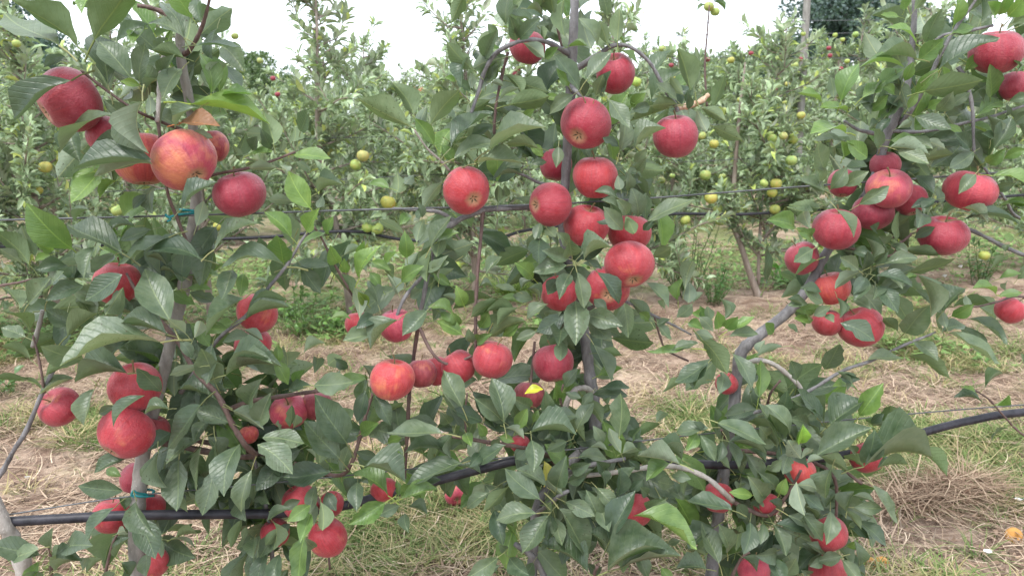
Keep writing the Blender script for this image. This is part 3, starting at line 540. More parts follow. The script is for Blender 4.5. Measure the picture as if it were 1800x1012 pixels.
# branches: px py radius(px) cm-in-front
# trunk and branch lines on the photograph: tree -> list of (name, material, [(x, y, radius px, cm in front)])
BRANCHES = {
'left': [
 ('trunk', 'T', [(243,1012,14,0),(243,880,13.5,0),(256,775,12.5,-1),(288,650,11.5,-2),(318,530,10.5,-3),(325,497,13,-3),(333,430,11,-3),(345,350,10,-2),(338,210,9,-2),(318,100,9,-1),(318,0,7,0),(316,-160,5,0)]),
 ('branch', 'W', [(318,95,6,-1),(330,92,5,0),(350,60,4.5,2),(366,10,3.5,4),(374,-40,3,5)]),
 ('branch', 'P', [(310,90,6,-1),(291,95,6,2),(282,135,5.5,4),(279,175,5,5),(276,215,4.5,5)]),
 ('branch', 'W', [(330,232,4,-2),(285,215,3.5,1),(240,195,3.2,4),(195,165,3,5),(160,138,3,6),(142,124,3,7)]),
 ('branch', 'W', [(318,60,5,-1),(295,28,5,-2),(268,15,5,-2),(242,10,4,-2)]),
 ('branch', 'W', [(342,318,4,-1),(385,305,3.5,2),(430,297,3.2,4),(475,284,3,6),(519,267,2.6,7)]),
 ('branch', 'W', [(278,215,4,4),(293,330,3.6,3),(308,375,3.6,2),(330,430,3.6,1),(345,480,4,-1)]),
 ('branch', 'B', [(318,690,5,-1),(380,600,4,3),(430,557,4,6),(468,510,3.6,7),(505,465,3.2,7),(532,420,2.8,7),(548,400,2.2,7)]),
 ('branch', 'W', [(640,545,3,-1),(622,522,3,1),(590,468,3,3),(566,420,2.6,4),(553,400,2.2,5)]),
 ('branch', 'W', [(222,480,3,4),(245,520,4,5),(288,570,4.5,6),(312,600,5,7),(345,655,5,8),(383,695,5.5,9),(408,745,6,9),(432,783,6,8),(448,800,6,4),(400,800,6,-3),(275,775,7,-3)]),
 ('branch', 'W', [(400,720,5,-2),(440,705,4.5,-1),(490,697,4.5,0),(548,688,4,1),(590,683,3,2)]),
 ('branch', 'W', [(655,690,3,2),(643,730,3.5,3),(632,770,4,4),(617,815,4.5,4),(585,835,5,0),(470,800,5,-6),(280,760,6,-4)]),
 ('branch', 'W', [(180,1030,3.5,0),(195,965,3,2),(205,940,2.5,3)]),
 ('branch', 'W', [(88,1040,4,3),(90,985,3.5,4),(85,955,2.5,5)]),
 ('branch', 'B', [(485,1100,6,-2),(480,1000,5,-2),(470,900,4,-2),(445,800,4,-3)]),
 ('branch', 'W', [(580,1000,2.5,3),(570,905,3,4),(555,870,3.5,3)]),
],
'leftmost': [
 ('trunk', 'P', [(48,1030,15,2),(28,960,14,2),(5,915,13,3),(-25,840,12,3),(-45,700,10,2),(-60,300,8,2),(-60,-100,6,2)]),
 ('branch', 'B', [(-40,890,6,3),(0,835,5.5,4),(25,790,5,5),(47,755,4.8,5),(72,695,4.2,5),(92,655,3.8,5),(108,628,3.2,4)]),
 ('branch', 'W', [(78,690,3,5),(73,655,2.6,6),(66,620,2.3,6),(58,590,2,6)]),
 ('branch', 'W', [(-45,512,4,2),(0,502,3,4),(35,496,2.6,5),(56,490,2,5)]),
 ('branch', 'T', [(58,610,5,0),(68,575,5,0),(75,545,4,0)]),
],
'centre': [
 ('trunk', 'B', [(935,1030,10,-2),(938,960,9,-2),(945,890,9,-2),(985,830,10,-3),(1040,775,11,-3),(1046,740,12,-2),(1042,700,12.5,-2),(1034,640,10,-3),(1026,580,10,-4),(1005,500,10,-4),(990,400,9,-4),(995,300,8.5,-3),(1000,220,9,-2),(1004,140,9.5,-1),(1008,60,8.5,0),(1010,0,7.5,0),(1010,-150,5,0)]),
 ('branch', 'B', [(1008,100,7,-1),(985,86,6,1),(960,74,5,3),(930,70,4.6,5),(900,78,4.6,5),(872,94,4.8,5),(852,125,4.6,4),(840,165,4,4),(828,200,3.4,4)]),
 ('branch', 'W', [(893,92,3.5,4),(882,135,3.5,3),(872,185,3.2,3),(868,240,2.8,2)]),
 ('branch', 'B', [(1010,125,7,-1),(1045,100,5.5,2),(1080,80,4.5,4),(1110,84,4,5),(1140,108,3.6,5),(1160,140,3.5,5),(1170,160,3.5,5),(1185,182,5,5),(1192,196,4,5)]),
 ('branch', 'W', [(988,84,3,0),(980,50,2.6,1),(974,15,2.3,2)]),
 ('branch', 'B', [(1000,150,6,-1),(1015,163,4.5,2),(1028,172,3.5,4)]),
 ('broken_stub', 'N', [(1188,190,7,4),(1212,186,7,5),(1232,178,6,5),(1246,166,4,5)]),
 ('branch', 'B', [(990,385,8,-4),(960,366,7,-2),(935,364,6.5,0),(880,366,6.5,2),(850,369,6.5,2),(815,382,6.5,2),(785,402,6.5,2),(763,432,6,2),(754,470,5.5,2),(745,520,5,2),(737,560,4.5,1)]),
 ('branch', 'B', [(800,390,4.5,2),(775,374,4.2,2),(745,370,3.5,2),(715,368,3,2),(690,366,2.5,2)]),
 ('branch', 'W', [(849,370,4.5,2),(845,420,4,3),(838,500,3.6,4),(836,570,3.6,4),(836,620,3.6,4)]),
 ('branch', 'B', [(752,478,4,2),(732,497,4,3),(712,522,3.8,4),(700,548,3.4,4),(693,572,3,4)]),
 ('branch', 'P', [(790,300,3,1),(774,282,2.6,2),(750,260,2.4,3),(728,228,2.2,4)]),
 ('branch', 'B', [(992,330,4,-3),(950,322,3.4,-1),(925,310,3,0),(900,300,2.6,1)]),
 ('branch', 'W', [(780,765,3.5,6),(820,770,4,7),(865,778,4.4,8),(915,786,4.6,7),(960,800,5,2),(985,830,5,-2)]),
 ('branch', 'B', [(985,835,5,-2),(1020,822,5,3),(1050,814,5,6),(1100,806,4.4,8)]),
 ('branch', 'B', [(940,905,5,-2),(965,885,5,5),(985,870,4.6,8),(1000,862,4,9)]),
 ('branch', 'B', [(905,955,5,2),(930,972,7,2),(948,995,7,1),(968,1040,7,0)]),
 ('branch', 'P', [(992,720,6,3),(1000,698,6,3),(1013,684,6.5,2),(1030,682,7,0),(1042,690,8,-2)]),
 ('branch', 'W', [(1040,1060,4,6),(1043,1015,3.5,12),(1050,995,3,14)]),
 ('branch', 'B', [(1030,545,4,-3),(1075,525,3.4,3),(1105,532,3.2,4),(1150,555,3,4),(1185,572,2.6,4),(1215,588,2.2,4)]),
 ('branch', 'W', [(1150,556,2.4,4),(1160,590,2.4,4),(1172,615,2.2,4),(1210,634,2.4,4)]),
 ('branch', 'W', [(738,556,4.5,1),(728,620,4.5,-1),(719,700,4.5,0),(717,740,4.2,0),(714,790,4,0),(711,840,3.5,0)]),
 ('branch', 'W', [(735,570,4,1),(760,620,3.6,4),(790,640,3,5),(830,625,3,5)]),
 ('branch', 'P', [(985,840,5,-2),(1080,830,5,2),(1150,820,5.2,5),(1196,821,5.5,8),(1240,838,5.6,9),(1265,858,5.4,9),(1288,880,5.2,8)]),
 ('branch', 'W', [(819,770,2.4,7),(818,720,2.4,7),(822,690,2,7)]),
 ('branch', 'W', [(990,720,2.6,3),(985,700,2.6,5),(990,675,2.2,6)]),
 ('branch', 'W', [(932,690,2.4,2),(935,650,2.6,0),(940,600,2.6,-2)]),
],
'right': [
 ('trunk', 'B', [(1250,1030,12,-1),(1256,960,11,-1),(1263,905,11,-1),(1276,800,11,-2),(1290,715,10.5,-2),(1295,665,10.5,-2),(1303,620,11,-1),(1330,592,10.5,-1),(1385,548,9.5,-1),(1424,500,9,-1),(1452,445,8.5,-1),(1500,380,8,-2),(1538,310,8,-2),(1555,248,9,-2),(1574,203,10,-1),(1590,160,9,-1),(1600,110,6,-1),(1606,50,5,0),(1608,0,4.5,0),(1612,-140,3,0)]),
 ('branch', 'B', [(1580,218,5.5,-1),(1605,190,5,2),(1632,140,4.5,4),(1655,92,4.2,5),(1682,46,3.8,6),(1712,5,3.2,7),(1735,-40,3,7)]),
 ('branch', 'B', [(1570,230,5,-1),(1610,232,3.6,1),(1650,227,3.4,2),(1700,215,3.2,3),(1740,206,3,3),(1800,186,3,3),(1860,170,3,3)]),
 ('branch', 'B', [(1684,118,4.5,3),(1700,146,4.2,4),(1709,190,3.8,5),(1711,235,3.4,5),(1712,270,3,5)]),
 ('branch', 'B', [(1640,76,3.5,4),(1660,62,3.5,5),(1700,55,3.2,6),(1745,45,3,6)]),
 ('branch', 'B', [(1548,238,4.5,-1),(1525,232,4,2),(1508,228,3.4,3),(1484,213,2.8,4)]),
 ('branch', 'P', [(1302,648,6,-1),(1318,636,5.5,2),(1345,634,5.4,4),(1372,648,5,4),(1405,678,4.6,4),(1415,700,4,4)]),
 ('branch', 'B', [(1300,730,5,-2),(1360,715,4,2),(1425,685,3.6,5),(1480,652,3.6,6),(1530,634,3.4,6),(1590,606,3,6),(1645,584,2.6,6)]),
 ('branch', 'B', [(1660,395,3.6,0),(1700,402,4,1),(1735,418,4.2,2),(1770,436,4.4,2),(1810,452,4.6,2),(1860,470,5,2)]),
 ('branch', 'W', [(1285,880,5,1),(1340,905,4,5),(1365,895,3.8,7),(1395,850,3.4,9),(1408,826,3,10)]),
 ('branch', 'W', [(1470,430,3,-1),(1560,450,3,2),(1580,430,2.8,2),(1602,412,2.4,2)]),
 ('branch', 'W', [(1410,790,4,3),(1470,800,3,8),(1490,830,3,9),(1515,850,2.8,10)]),
 ('branch', 'W', [(1348,715,2.8,1),(1355,690,2.6,3),(1372,668,2.4,4)]),
 ('branch', 'W', [(1275,800,4,-2),(1274,770,3.2,3),(1268,755,2.8,5)]),
 ('branch', 'W', [(1440,1060,4,4),(1455,985,3.5,4),(1470,900,3.4,3),(1460,830,3.4,3),(1380,800,4,-1),(1280,790,5,-2)]),
 ('branch', 'W', [(1275,1040,4,3),(1300,985,3,6),(1318,970,2.6,7)]),
],
'rightmost': [
 ('trunk', 'B', [(1905,1030,12,0),(1900,700,11,0),(1905,300,9,0),(1900,-100,6,0)]),
 ('branch', 'W', [(1905,830,4.5,0),(1860,795,3.4,1),(1800,765,2.6,2),(1762,728,2.2,3),(1740,703,2,3),(1715,686,1.8,3)]),
 ('branch', 'W', [(1902,560,4,0),(1800,522,2.6,2),(1755,530,2.2,3),(1722,538,2,3),(1698,540,1.8,3)]),
 ('branch', 'B', [(1902,420,4,0),(1795,385,3.2,2),(1768,352,3,3),(1742,312,2.8,3),(1730,295,2.6,3)]),
],
}
# fill leaves deep inside the crowns: tree, centre, half sizes, how many
FILL = [('left',330,120,80,110,45),('left',210,210,100,90,18),('left',300,430,120,80,45),('left',150,530,110,80,22),('left',310,640,110,80,50),('left',400,800,120,90,85),
 ('left',520,780,90,80,40),('left',480,950,55,60,20),('left',235,960,50,50,14),('left',430,690,90,70,30),('left',250,880,45,60,12),
 ('centre',900,230,110,90,40),('centre',950,50,90,60,24),('centre',1050,290,60,110,28),('centre',960,470,50,80,26),('centre',1010,570,80,60,30),('centre',860,710,100,60,25),
 ('centre',980,760,110,60,60),('centre',1070,800,130,35,50),('right',1280,830,50,60,40),('centre',950,880,110,80,45),('centre',1090,880,100,90,60),('centre',710,790,90,60,34),('centre',790,420,60,50,10),('centre',745,500,45,60,12),('centre',840,540,50,60,8),('right',1600,110,60,60,14),('left',560,450,60,60,8),('centre',650,640,60,40,10),('centre',1170,150,60,60,12),('centre',1110,360,40,60,10),
 ('right',1540,270,90,70,40),('right',1650,190,110,100,40),('right',1520,460,60,90,34),('right',1420,480,30,50,6),('right',1300,650,70,50,18),('right',1390,740,90,60,44),
 ('right',1370,850,100,80,60),('right',1460,910,60,80,32),('right',1310,960,80,50,26),('right',1690,560,50,40,8),('right',1745,50,60,60,20),('right',1600,360,60,50,14)]
# red apples: x y rx ry cm, red/green/blue tint, blush, stalk or eye hint (s/e, x, y), label
APPLES = [
(122,176,56,50,2,'c',.15,('e',85,205),"large crimson apple half covered by a broad leaf, at top left under the spreading branch"),
(186,110,17,17,-2,'c',.1,None,"tiny red apple mostly hidden among leaves above the large top left apple"),
(190,240,37,35,-1,'c',.2,None,"crimson apple peeking between two long leaves, left of the big blushed apple"),
(252,280,50,49,-4,'o',.5,None,"orange-red apple behind leaves touching the left side of the big blushed apple"),
(324,282,55,50,6,'k',.70,('e',362,318),"largest orange-blushed apple hanging in front below the dry brown leaf"),
(372,258,30,32,-4,'d',.6,None,"dull brownish apple tucked behind the right shoulder of the big blushed apple"),
(421,342,45,42,3,'c',.15,('s',412,300),"round crimson apple hanging alone just above the upper wire, right of the big blushed apple"),
(206,498,40,40,-1,'r',.3,None,"red apple rim behind dark leaves, left of the grey trunk below the upper wire"),
(452,551,36,34,2,'r',.35,None,"red apple behind the slanting brown twig, upper one of the two over the light weed"),
(445,606,32,27,0,'r',.3,None,"red apple with a leaf across its top, lower of two by the slanting twig"),
(105,715,36,32,2,'r',.35,('s',92,697),"small red apple hanging by itself from the leftmost bare branch"),
(238,680,45,44,3,'r',.25,('s',242,640),"red apple showing its stalk hollow, upper of the pair over the left trunk"),
(222,760,48,45,6,'r',.3,('e',202,792),"large red apple with a leaf in front, lower of the pair over left trunk"),
(268,757,30,30,-1,'d',.2,None,"shaded red apple behind the pair over the left trunk"),
(238,840,26,34,-5,'c',.2,None,"red apple behind the pale left trunk just above the teal tie"),
(268,890,22,24,-4,'r',.3,None,"small red apple touching the teal tie on the lower wire"),
(196,907,32,31,-6,'r',.3,None,"red apple crossed by the black hose, left of the pale trunk"),
(272,988,24,34,-1,'r',.35,None,"red apple right of the pale left trunk at the bottom edge"),
(508,723,33,31,-3,'k',.45,('s',512,700),"dusty pink apple with its stalk showing, under the short bare twig"),
(556,712,27,28,-4,'d',.4,None,"dull red apple in shade right of the dusty pink apple"),
(437,764,17,17,-3,'o',.5,None,"small orange-red apple glimpsed behind the brown shoot in the dense left foliage"),
(528,882,32,33,1,'r',.2,None,"red apple behind small leaves above the black hose, upper of the hose cluster"),
(582,886,22,28,0,'r',.2,None,"narrow red apple edge right of the hose cluster, above the bright red one"),
(577,945,33,37,6,'r',.3,('s',565,915),"bright red apple hanging lowest below the black hose in the left tree"),
(484,936,25,28,-1,'r',.3,None,"red apple among drooping leaves below the black hose, left of the lowest bright red one"),
(927,83,32,32,-1,'c',.1,None,"crimson apple behind the arching top branch left of the central stem"),
(1082,130,34,38,1,'c',.1,('s',1075,103),"crimson apple seen from its hollow stalk end, right of the central stem near the top"),
(1188,240,40,40,4,'c',.15,('s',1185,203),"crimson apple hanging below the torn wood stub"),
(1029,218,45,46,5,'c',.1,('e',1011,249),"large round crimson apple at the top of the central apple chain"),
(977,290,28,33,-7,'c',.05,None,"dark crimson apple behind the central stem"),
(820,335,42,41,5,'r',.15,('e',837,356),"single red apple with its dark eye visible, over the upper wire left of the chain"),
(1046,312,40,40,3,'r',.2,None,"red apple right of the central stem with a curled pale leaf at its side"),
(967,359,38,40,5,'r',.15,('e',936,362),"red apple on the left of the chain covering the end of the bent branch"),
(1031,397,40,38,3,'r',.15,None,"red apple in mid chain, below right of the one over the bent branch"),
(1107,410,38,33,-1,'r',.2,None,"red apple partly hidden behind the front right apple of the chain"),
(1106,465,44,39,8,'r',.3,('e',1112,496),"front right apple of the chain with a pale eye underneath and its stalk on top"),
(1068,507,40,36,3,'r',.35,('e',1065,520),"red apple under the chain's front right apple, beside the hanging leaf"),
(983,515,33,33,2,'r',.2,None,"red apple at lower left of the chain behind the leaf rosette"),
(973,638,36,36,1,'c',.1,None,"crimson apple with a leaf point over it, hanging alone under the chain"),
(930,694,28,24,-1,'d',.3,None,"dull apple with a bright yellow leaf lying on it"),
(689,667,39,39,8,'o',.5,None,"glowing orange-red apple with a yellow streak, leftmost of the five in a row"),
(741,656,26,30,3,'d',.4,None,"dusty red apple second from the left of the five in a row"),
(768,652,24,33,0,'r',.3,None,"red apple in the middle of the five in a row, half behind its neighbours"),
(806,645,30,34,3,'r',.3,None,"red apple fourth of the five in a row, beside the glossy round one"),
(865,632,36,35,7,'r',.4,None,"glossy bright red apple rightmost of the five in a row"),
(697,572,31,33,2,'k',.35,None,"pinkish red apple above the row of five, split by a pale leaf"),
(630,570,24,25,-1,'r',.4,None,"small red apple above the row of five, left of the pinkish one"),
(675,861,24,20,-1,'r',.2,None,"red apple mostly hidden behind bright green leaves above the sloping hose"),
(914,780,18,16,-3,'r',.2,None,"tiny red apple peeking over the hose in the lower middle of the central tree"),
(1118,897,30,28,2,'r',.2,None,"red apple glimpsed between big leaves at lower right of the central tree"),
(1752,92,44,40,5,'c',.2,('s',1748,54),"large crimson apple below a leaf tuft at the top right corner"),
(1786,152,28,27,2,'c',.1,None,"dark crimson apple under the large top right one at the picture edge"),
(1556,291,26,25,-2,'c',.2,None,"red apple top showing between stalks above the blushed right tree apple"),
(1563,332,39,35,4,'k',.45,('s',1556,303),"orange-pink apple with a russet streak, at the top of the right cluster"),
(1481,322,25,28,-3,'c',.2,None,"red apple edge behind leaves left of the right cluster"),
(1534,374,35,28,0,'c',.1,None,"crimson apple in shade under the orange-pink one of the right cluster"),
(1600,352,28,29,-2,'c',.1,None,"dark crimson apple behind the right side of the orange-pink one"),
(1470,403,40,38,5,'c',.2,('s',1470,368),"round red apple with a pale leaf across it, over the leaning right trunk"),
(1705,336,44,34,3,'k',.35,('s',1715,304),"broad pinkish apple with a bitten leaf in front, far right beside the wire"),
(1657,414,42,33,4,'c',.0,('s',1655,384),"deep crimson flattened apple hanging below the broad pinkish one"),
(1410,454,29,33,-1,'c',.2,None,"crimson apple behind two leaves on the left of the leaning right trunk"),
(1462,507,32,29,1,'o',.25,None,"orange-red apple behind the leaning right trunk above the low pair"),
(1454,567,26,24,1,'r',.15,None,"left apple of the low pair under the right cluster"),
(1514,575,39,34,3,'r',.2,None,"right apple of the low pair, with a big leaf in front"),
(1776,545,25,25,1,'r',.3,('s',1790,525),"pale red apple alone at the right edge over the straw"),
(1277,674,20,20,-2,'r',.1,None,"small dark red apple against the foot of the right trunk bend"),
(1524,803,30,28,2,'r',.2,None,"red apple behind a broad hanging leaf where the hose leaves the right tree"),
(1406,829,28,24,3,'o',.3,None,"orange-red apple under the lime green young leaf"),
(1262,874,27,31,2,'r',.15,None,"dark red apple crossed by the pale pruned branch"),
(1348,888,24,18,2,'r',.25,None,"red apple glimpsed between leaves at the centre of the right bush"),
(1457,938,32,33,5,'r',.2,('e',1470,966),"red apple hanging lowest but one, at the right side of the right bush"),
(1455,1003,32,26,3,'r',.35,None,"red apple cut by the bottom edge under the right bush"),
(1325,1002,28,26,2,'k',.2,None,"pinkish red apple at the bottom edge, in the middle of the right bush"),
]
# ---------------------------------------------------------------- ground
def vnoise(x, y, sc, seed):
    """smooth value noise on arrays"""
    x = np.asarray(x) / sc + seed * 17.3; y = np.asarray(y) / sc + seed * 9.1
    xi = np.floor(x).astype(np.int64); yi = np.floor(y).astype(np.int64)
    fx = x - xi; fy = y - yi
    fx = fx * fx * (3 - 2 * fx); fy = fy * fy * (3 - 2 * fy)
    def h(a, b):
        v = np.sin(a * 127.1 + b * 311.7 + seed * 74.7) * 43758.5453
        return v - np.floor(v)
    return (h(xi, yi) * (1 - fx) + h(xi + 1, yi) * fx) * (1 - fy) + (h(xi, yi + 1) * (1 - fx) + h(xi + 1, yi + 1) * fx) * fy
def ground_h(x, y):
    return (vnoise(x, y, 0.9, 1) - 0.5) * 0.05 + (vnoise(x, y, 0.25, 2) - 0.5) * 0.022 + (vnoise(x, y, 0.09, 3) - 0.5) * 0.024
def graded(lo, hi, d0, k, far0, far1):
    a = list(np.arange(lo, hi, d0)); 
    s = d0; v = hi
    up = []
    while v < far1: up.append(v); s *= k; v += s
    s = d0; v = lo - d0; dn = []
    while v > far0: dn.append(v); s *= k; v -= s
    return np.array(dn[::-1] + a + up + [far1])
gx = graded(-2.6, 4.2, 0.035, 1.25, -900, 900); gy = graded(0.6, 6.5, 0.035, 1.22, -60, 1500)
X, Y = np.meshgrid(gx, gy)
fade = np.clip((14 - np.hypot(X, Y - 3)) / 8, 0, 1)
Z = ground_h(X, Y) * fade
nx, ny = len(gx), len(gy)
idx = np.arange(nx * ny).reshape(ny, nx)
quads = np.stack([idx[:-1, :-1], idx[:-1, 1:], idx[1:, 1:], idx[1:, :-1]], -1).reshape(-1, 4)
m, nt, b, out = new_mat("dry_orchard_soil")
geo = N(nt, "ShaderNodeNewGeometry"); pos = geo.outputs['Position']
n1 = noise(nt, pos, 1.1, 5, 0.6); n2 = noise(nt, pos, 14, 6, 0.7); n3 = noise(nt, pos, 90, 4, 0.7)
soil = ramp(nt, n2, [(0.3, (0.15, 0.095, 0.070)), (0.5, (0.33, 0.235, 0.18)), (0.75, (0.48, 0.37, 0.295))])  # dark end paints the shadowed gaps of the straw mat into the soil
soil = mixc(nt, math_n(nt, 'MULTIPLY', ramp(nt, n3, [(0.4, (0, 0, 0)), (0.65, (1, 1, 1))]), 0.5), soil, (0.52, 0.42, 0.31))
n4 = noise(nt, pos, 4.5, 5, 0.65)
soil = mixc(nt, ramp(nt, n4, [(0.42, (0.75, 0.75, 0.75)), (0.55, (0, 0, 0))]), soil, (0.17, 0.105, 0.075))
soil = mixc(nt, ramp(nt, n4, [(0.55, (0, 0, 0)), (0.68, (0.6, 0.6, 0.6))]), soil, (0.50, 0.40, 0.25))
grn = ramp(nt, noise(nt, pos, 26, 5, 0.7), [(0.35, (0.06, 0.10, 0.025)), (0.65, (0.17, 0.21, 0.07))])
sp = N(nt, "ShaderNodeSeparateXYZ"); nt.links.new(pos, sp.inputs[0])
# the mown strip between the further rows is greener than the bare strip under the trees
v_ = math_n(nt, 'ADD', math_n(nt, 'MULTIPLY', sp.outputs[0], ROW_N.x), math_n(nt, 'MULTIPLY', sp.outputs[1], ROW_N.y))
strip = N(nt, "ShaderNodeMapRange"); nt.links.new(v_, strip.inputs[0]); strip.inputs[1].default_value = ROW2 + 0.1; strip.inputs[2].default_value = ROW2 + 0.9
gf = math_n(nt, 'ADD', math_n(nt, 'SUBTRACT', n1, 0.03), math_n(nt, 'MULTIPLY', strip.outputs[0], 0.16))
soil = mixc(nt, ramp(nt, gf, [(0.53, (0, 0, 0)), (0.70, (0.8, 0.8, 0.8))]), soil, grn)
nt.links.new(soil, b.inputs['Base Color']); b.inputs['Roughness'].default_value = 0.95; b.inputs['Specular IOR Level'].default_value = 0.1
bump(nt, b, math_n(nt, 'ADD', n2, math_n(nt, 'MULTIPLY', n3, 0.5)), 0.02, 0.9)
g = link("ground", mesh_np("ground", np.stack([X.ravel(), Y.ravel(), Z.ravel()], -1), [quads]), None, m)
tag(g, kind='structure')

def scatter_px(n, y0, y1, x0=-60, x1=1860):
    """ground points spread evenly over the picture, so density follows nearness"""
    px = rng.uniform(x0, x1, n); py = rng.uniform(y0, y1, n)
    r = np.array(Fv)[None] + np.array(Rv)[None] * ((px - RW / 2) / FPX)[:, None] - np.array(Uv)[None] * ((py - RH / 2) / FPX)[:, None]
    ok = r[:, 2] < -0.02
    r = r[ok]; px = px[ok]; py = py[ok]
    t = -CAM.z / r[:, 2]
    p = np.array(CAM)[None] + r * t[:, None]
    return p[:, 0], p[:, 1]
def scatter_area(n, x0, x1, y0, y1):
    return rng.uniform(x0, x1, n), rng.uniform(y0, y1, n)
def ribbon(p, d, up, L, W, bend, nseg, col, name, mat, z0=None):
    """many curved blades: base p, flat heading d, lift up (0 lies flat, 1 stands), length, width, bend"""
    n = len(p)
    t = np.linspace(0, 1, nseg + 1)
    side = np.stack([-d[:, 1], d[:, 0], np.zeros(n)], -1)
    ax = d * np.sqrt(1 - up[:, None] ** 2); ax[:, 2] = up
    V = np.zeros((n, nseg + 1, 2, 3))
    for k, tt in enumerate(t):
        c = p + ax * (L * tt)[:, None] + side * (bend * tt * tt * L)[:, None] + d * (0.35 * up * tt * tt * L)[:, None]
        c[:, 2] -= 0.35 * up * tt * tt * L
        w = W * (1.0 - 0.85 * tt ** 2) * 0.5
        V[:, k, 0] = c - side * w[:, None]; V[:, k, 1] = c + side * w[:, None]
    base = (np.arange(n) * (nseg + 1) * 2)[:, None]
    q = []
    for k in range(nseg):
        a = 2 * k
        q.append(np.concatenate([base + a, base + a + 1, base + a + 3, base + a + 2], 1))
    colr = np.repeat(np.concatenate([col, np.ones((n, 1))], 1)[:, None, :], (nseg + 1) * 2, 1).reshape(-1, 4)
    return link(name, mesh_np(name, V.reshape(-1, 3), q, True, {'tint': colr}), None, mat)
def lerp3(a, b, t): return np.array(a)[None] * (1 - t[:, None]) + np.array(b)[None] * t[:, None]

GREEN = [(760,900,200,90,.34),(650,960,120,60,.15),(1230,770,120,60,.30),(1660,800,180,45,.36),(1700,860,110,40,.36),(230,745,110,40,.32),(140,840,100,50,.16),(480,470,120,40,.15),(560,560,90,40,.28),
 (1330,460,160,50,.5),(1700,420,120,60,.35),(900,490,50,40,.4),(870,390,150,40,.3),(100,590,100,40,.4),(1650,620,150,25,.15),(1160,690,60,20,.16),(420,560,60,30,.15),
 (1700,960,250,50,-.34),(1350,560,150,50,-.25),(1330,415,120,18,-.4),(60,680,120,60,-.25),(380,960,120,60,-.15),(1480,880,100,60,-.15),(1600,700,200,40,-.12),(1150,640,120,50,-.2),(700,640,300,80,-.15)]
_GB = []
for (px, py, rx, ry, am) in GREEN:                     # the green and bare patches, measured on the photograph, as ellipses on the ground
    c_, _ = ground_at(px, py); e1, _ = ground_at(px + rx, py); e2_, _ = ground_at(px, py + ry); e3, _ = ground_at(px, py - ry)
    _GB.append((c_.x, c_.y, abs(e1.x - c_.x), abs(e3.y - e2_.y) / 2, am))
def greenness(x, y):
    v = x * ROW_N.x + y * ROW_N.y
    g = 0.03 + vnoise(x, y, 0.55, 5) * 0.45 + vnoise(x, y, 0.16, 6) * 0.38
    for (cx_, cy_, rx_, ry_, am) in _GB: g = g + 1.35 * am * np.exp(-((x - cx_) / rx_) ** 2 - ((y - cy_) / ry_) ** 2)
    return g + 0.20 * np.clip((v - ROW2 - 0.3) / 0.8, 0, 1)
# straw: flat clippings lying every way, matted
x, y = scatter_px(75000, 380, 1250); x2_, y2_ = scatter_px(38000, 520, 780); x, y = np.concatenate([x, x2_]), np.concatenate([y, y2_])
mat_ = vnoise(x, y, 0.30, 21) * 0.6 + vnoise(x, y, 0.10, 22) * 0.4
keep = (rng.uniform(0, 1, len(x)) > np.clip((greenness(x, y) - 0.50) * 5, 0, 0.93)) & (rng.uniform(0, 1, len(x)) < np.clip((mat_ - 0.32) * 3.6, 0.06, 1))
x, y = x[keep], y[keep]; n = len(x)
an = rng.uniform(0, 6.28, n); d = np.stack([np.cos(an), np.sin(an), np.zeros(n)], -1)
p = np.stack([x, y, ground_h(x, y) + rng.uniform(0.0, 0.025, n)], -1)
col = lerp3((0.28, 0.18, 0.125), (0.62, 0.48, 0.35), rng.beta(1.3, 1.5, n)); dk = rng.uniform(0, 1, n) < 0.25; col[dk] *= 0.42
o = ribbon(p, d, np.clip(rng.normal(0.04, 0.13, n), -0.05, 0.5), rng.gamma(2.2, 0.026, n) + 0.012, rng.uniform(0.0014, 0.0048, n), rng.normal(0, 0.35, n), 3, col, "straw", M_STRAW)
tag(o, "pale dry grass clippings matted over the soil between the rows", "straw", kind='stuff')
# longer loose stalks lying over the mat
x, y = scatter_px(2200, 480, 1230); n = len(x)
an = rng.uniform(0, 6.28, n); d = np.stack([np.cos(an), np.sin(an), np.zeros(n)], -1)
p = np.stack([x, y, ground_h(x, y) + rng.uniform(0.008, 0.03, n)], -1)
col = lerp3((0.34, 0.24, 0.155), (0.70, 0.57, 0.42), rng.beta(1.6, 1.3, n))
o = ribbon(p, d, np.clip(rng.normal(0.05, 0.12, n), -0.08, 0.5), rng.gamma(4, 0.022, n) + 0.03, rng.uniform(0.0014, 0.0034, n), rng.normal(0, 0.3, n), 4, col, "straw", M_STRAW)
tag(o, "long bleached grass stalks lying loose on the alley floor", "straw", kind='stuff')
# a raked ridge of hay at lower right
hx, hy = [], []
for k in range(1900):
    a, b_ = rnd.uniform(0, 1), rnd.gauss(0, 1)
    q0, _ = ground_at(1560 + 190 * a + 14 * rnd.gauss(0, 1), 892 - 36 * a + 11 * b_ * (0.6 + 0.6 * math.sin(a * 9) ** 2))
    hx.append(q0.x); hy.append(q0.y)
hx, hy = np.array(hx), np.array(hy); n = len(hx)
an = rng.uniform(0, 6.28, n); d = np.stack([np.cos(an), np.sin(an), np.zeros(n)], -1)
p = np.stack([hx, hy, ground_h(hx, hy) + rng.uniform(0, 0.045, n)], -1)
col = lerp3((0.16, 0.09, 0.055), (0.60, 0.45, 0.31), rng.beta(1.0, 1.5, n))  # darkest stalks carry the ridge's shadows in their colour
o = ribbon(p, d, np.clip(rng.normal(0.0, 0.25, n), -0.4, 0.7), rng.gamma(2.5, 0.036, n) + 0.02, rng.uniform(0.0016, 0.0042, n), rng.normal(0, 0.4, n), 3, col, "hay_ridge", M_STRAW)
tag(o, "raked ridge of brown hay at the lower right of the alley", "hay", kind='stuff')
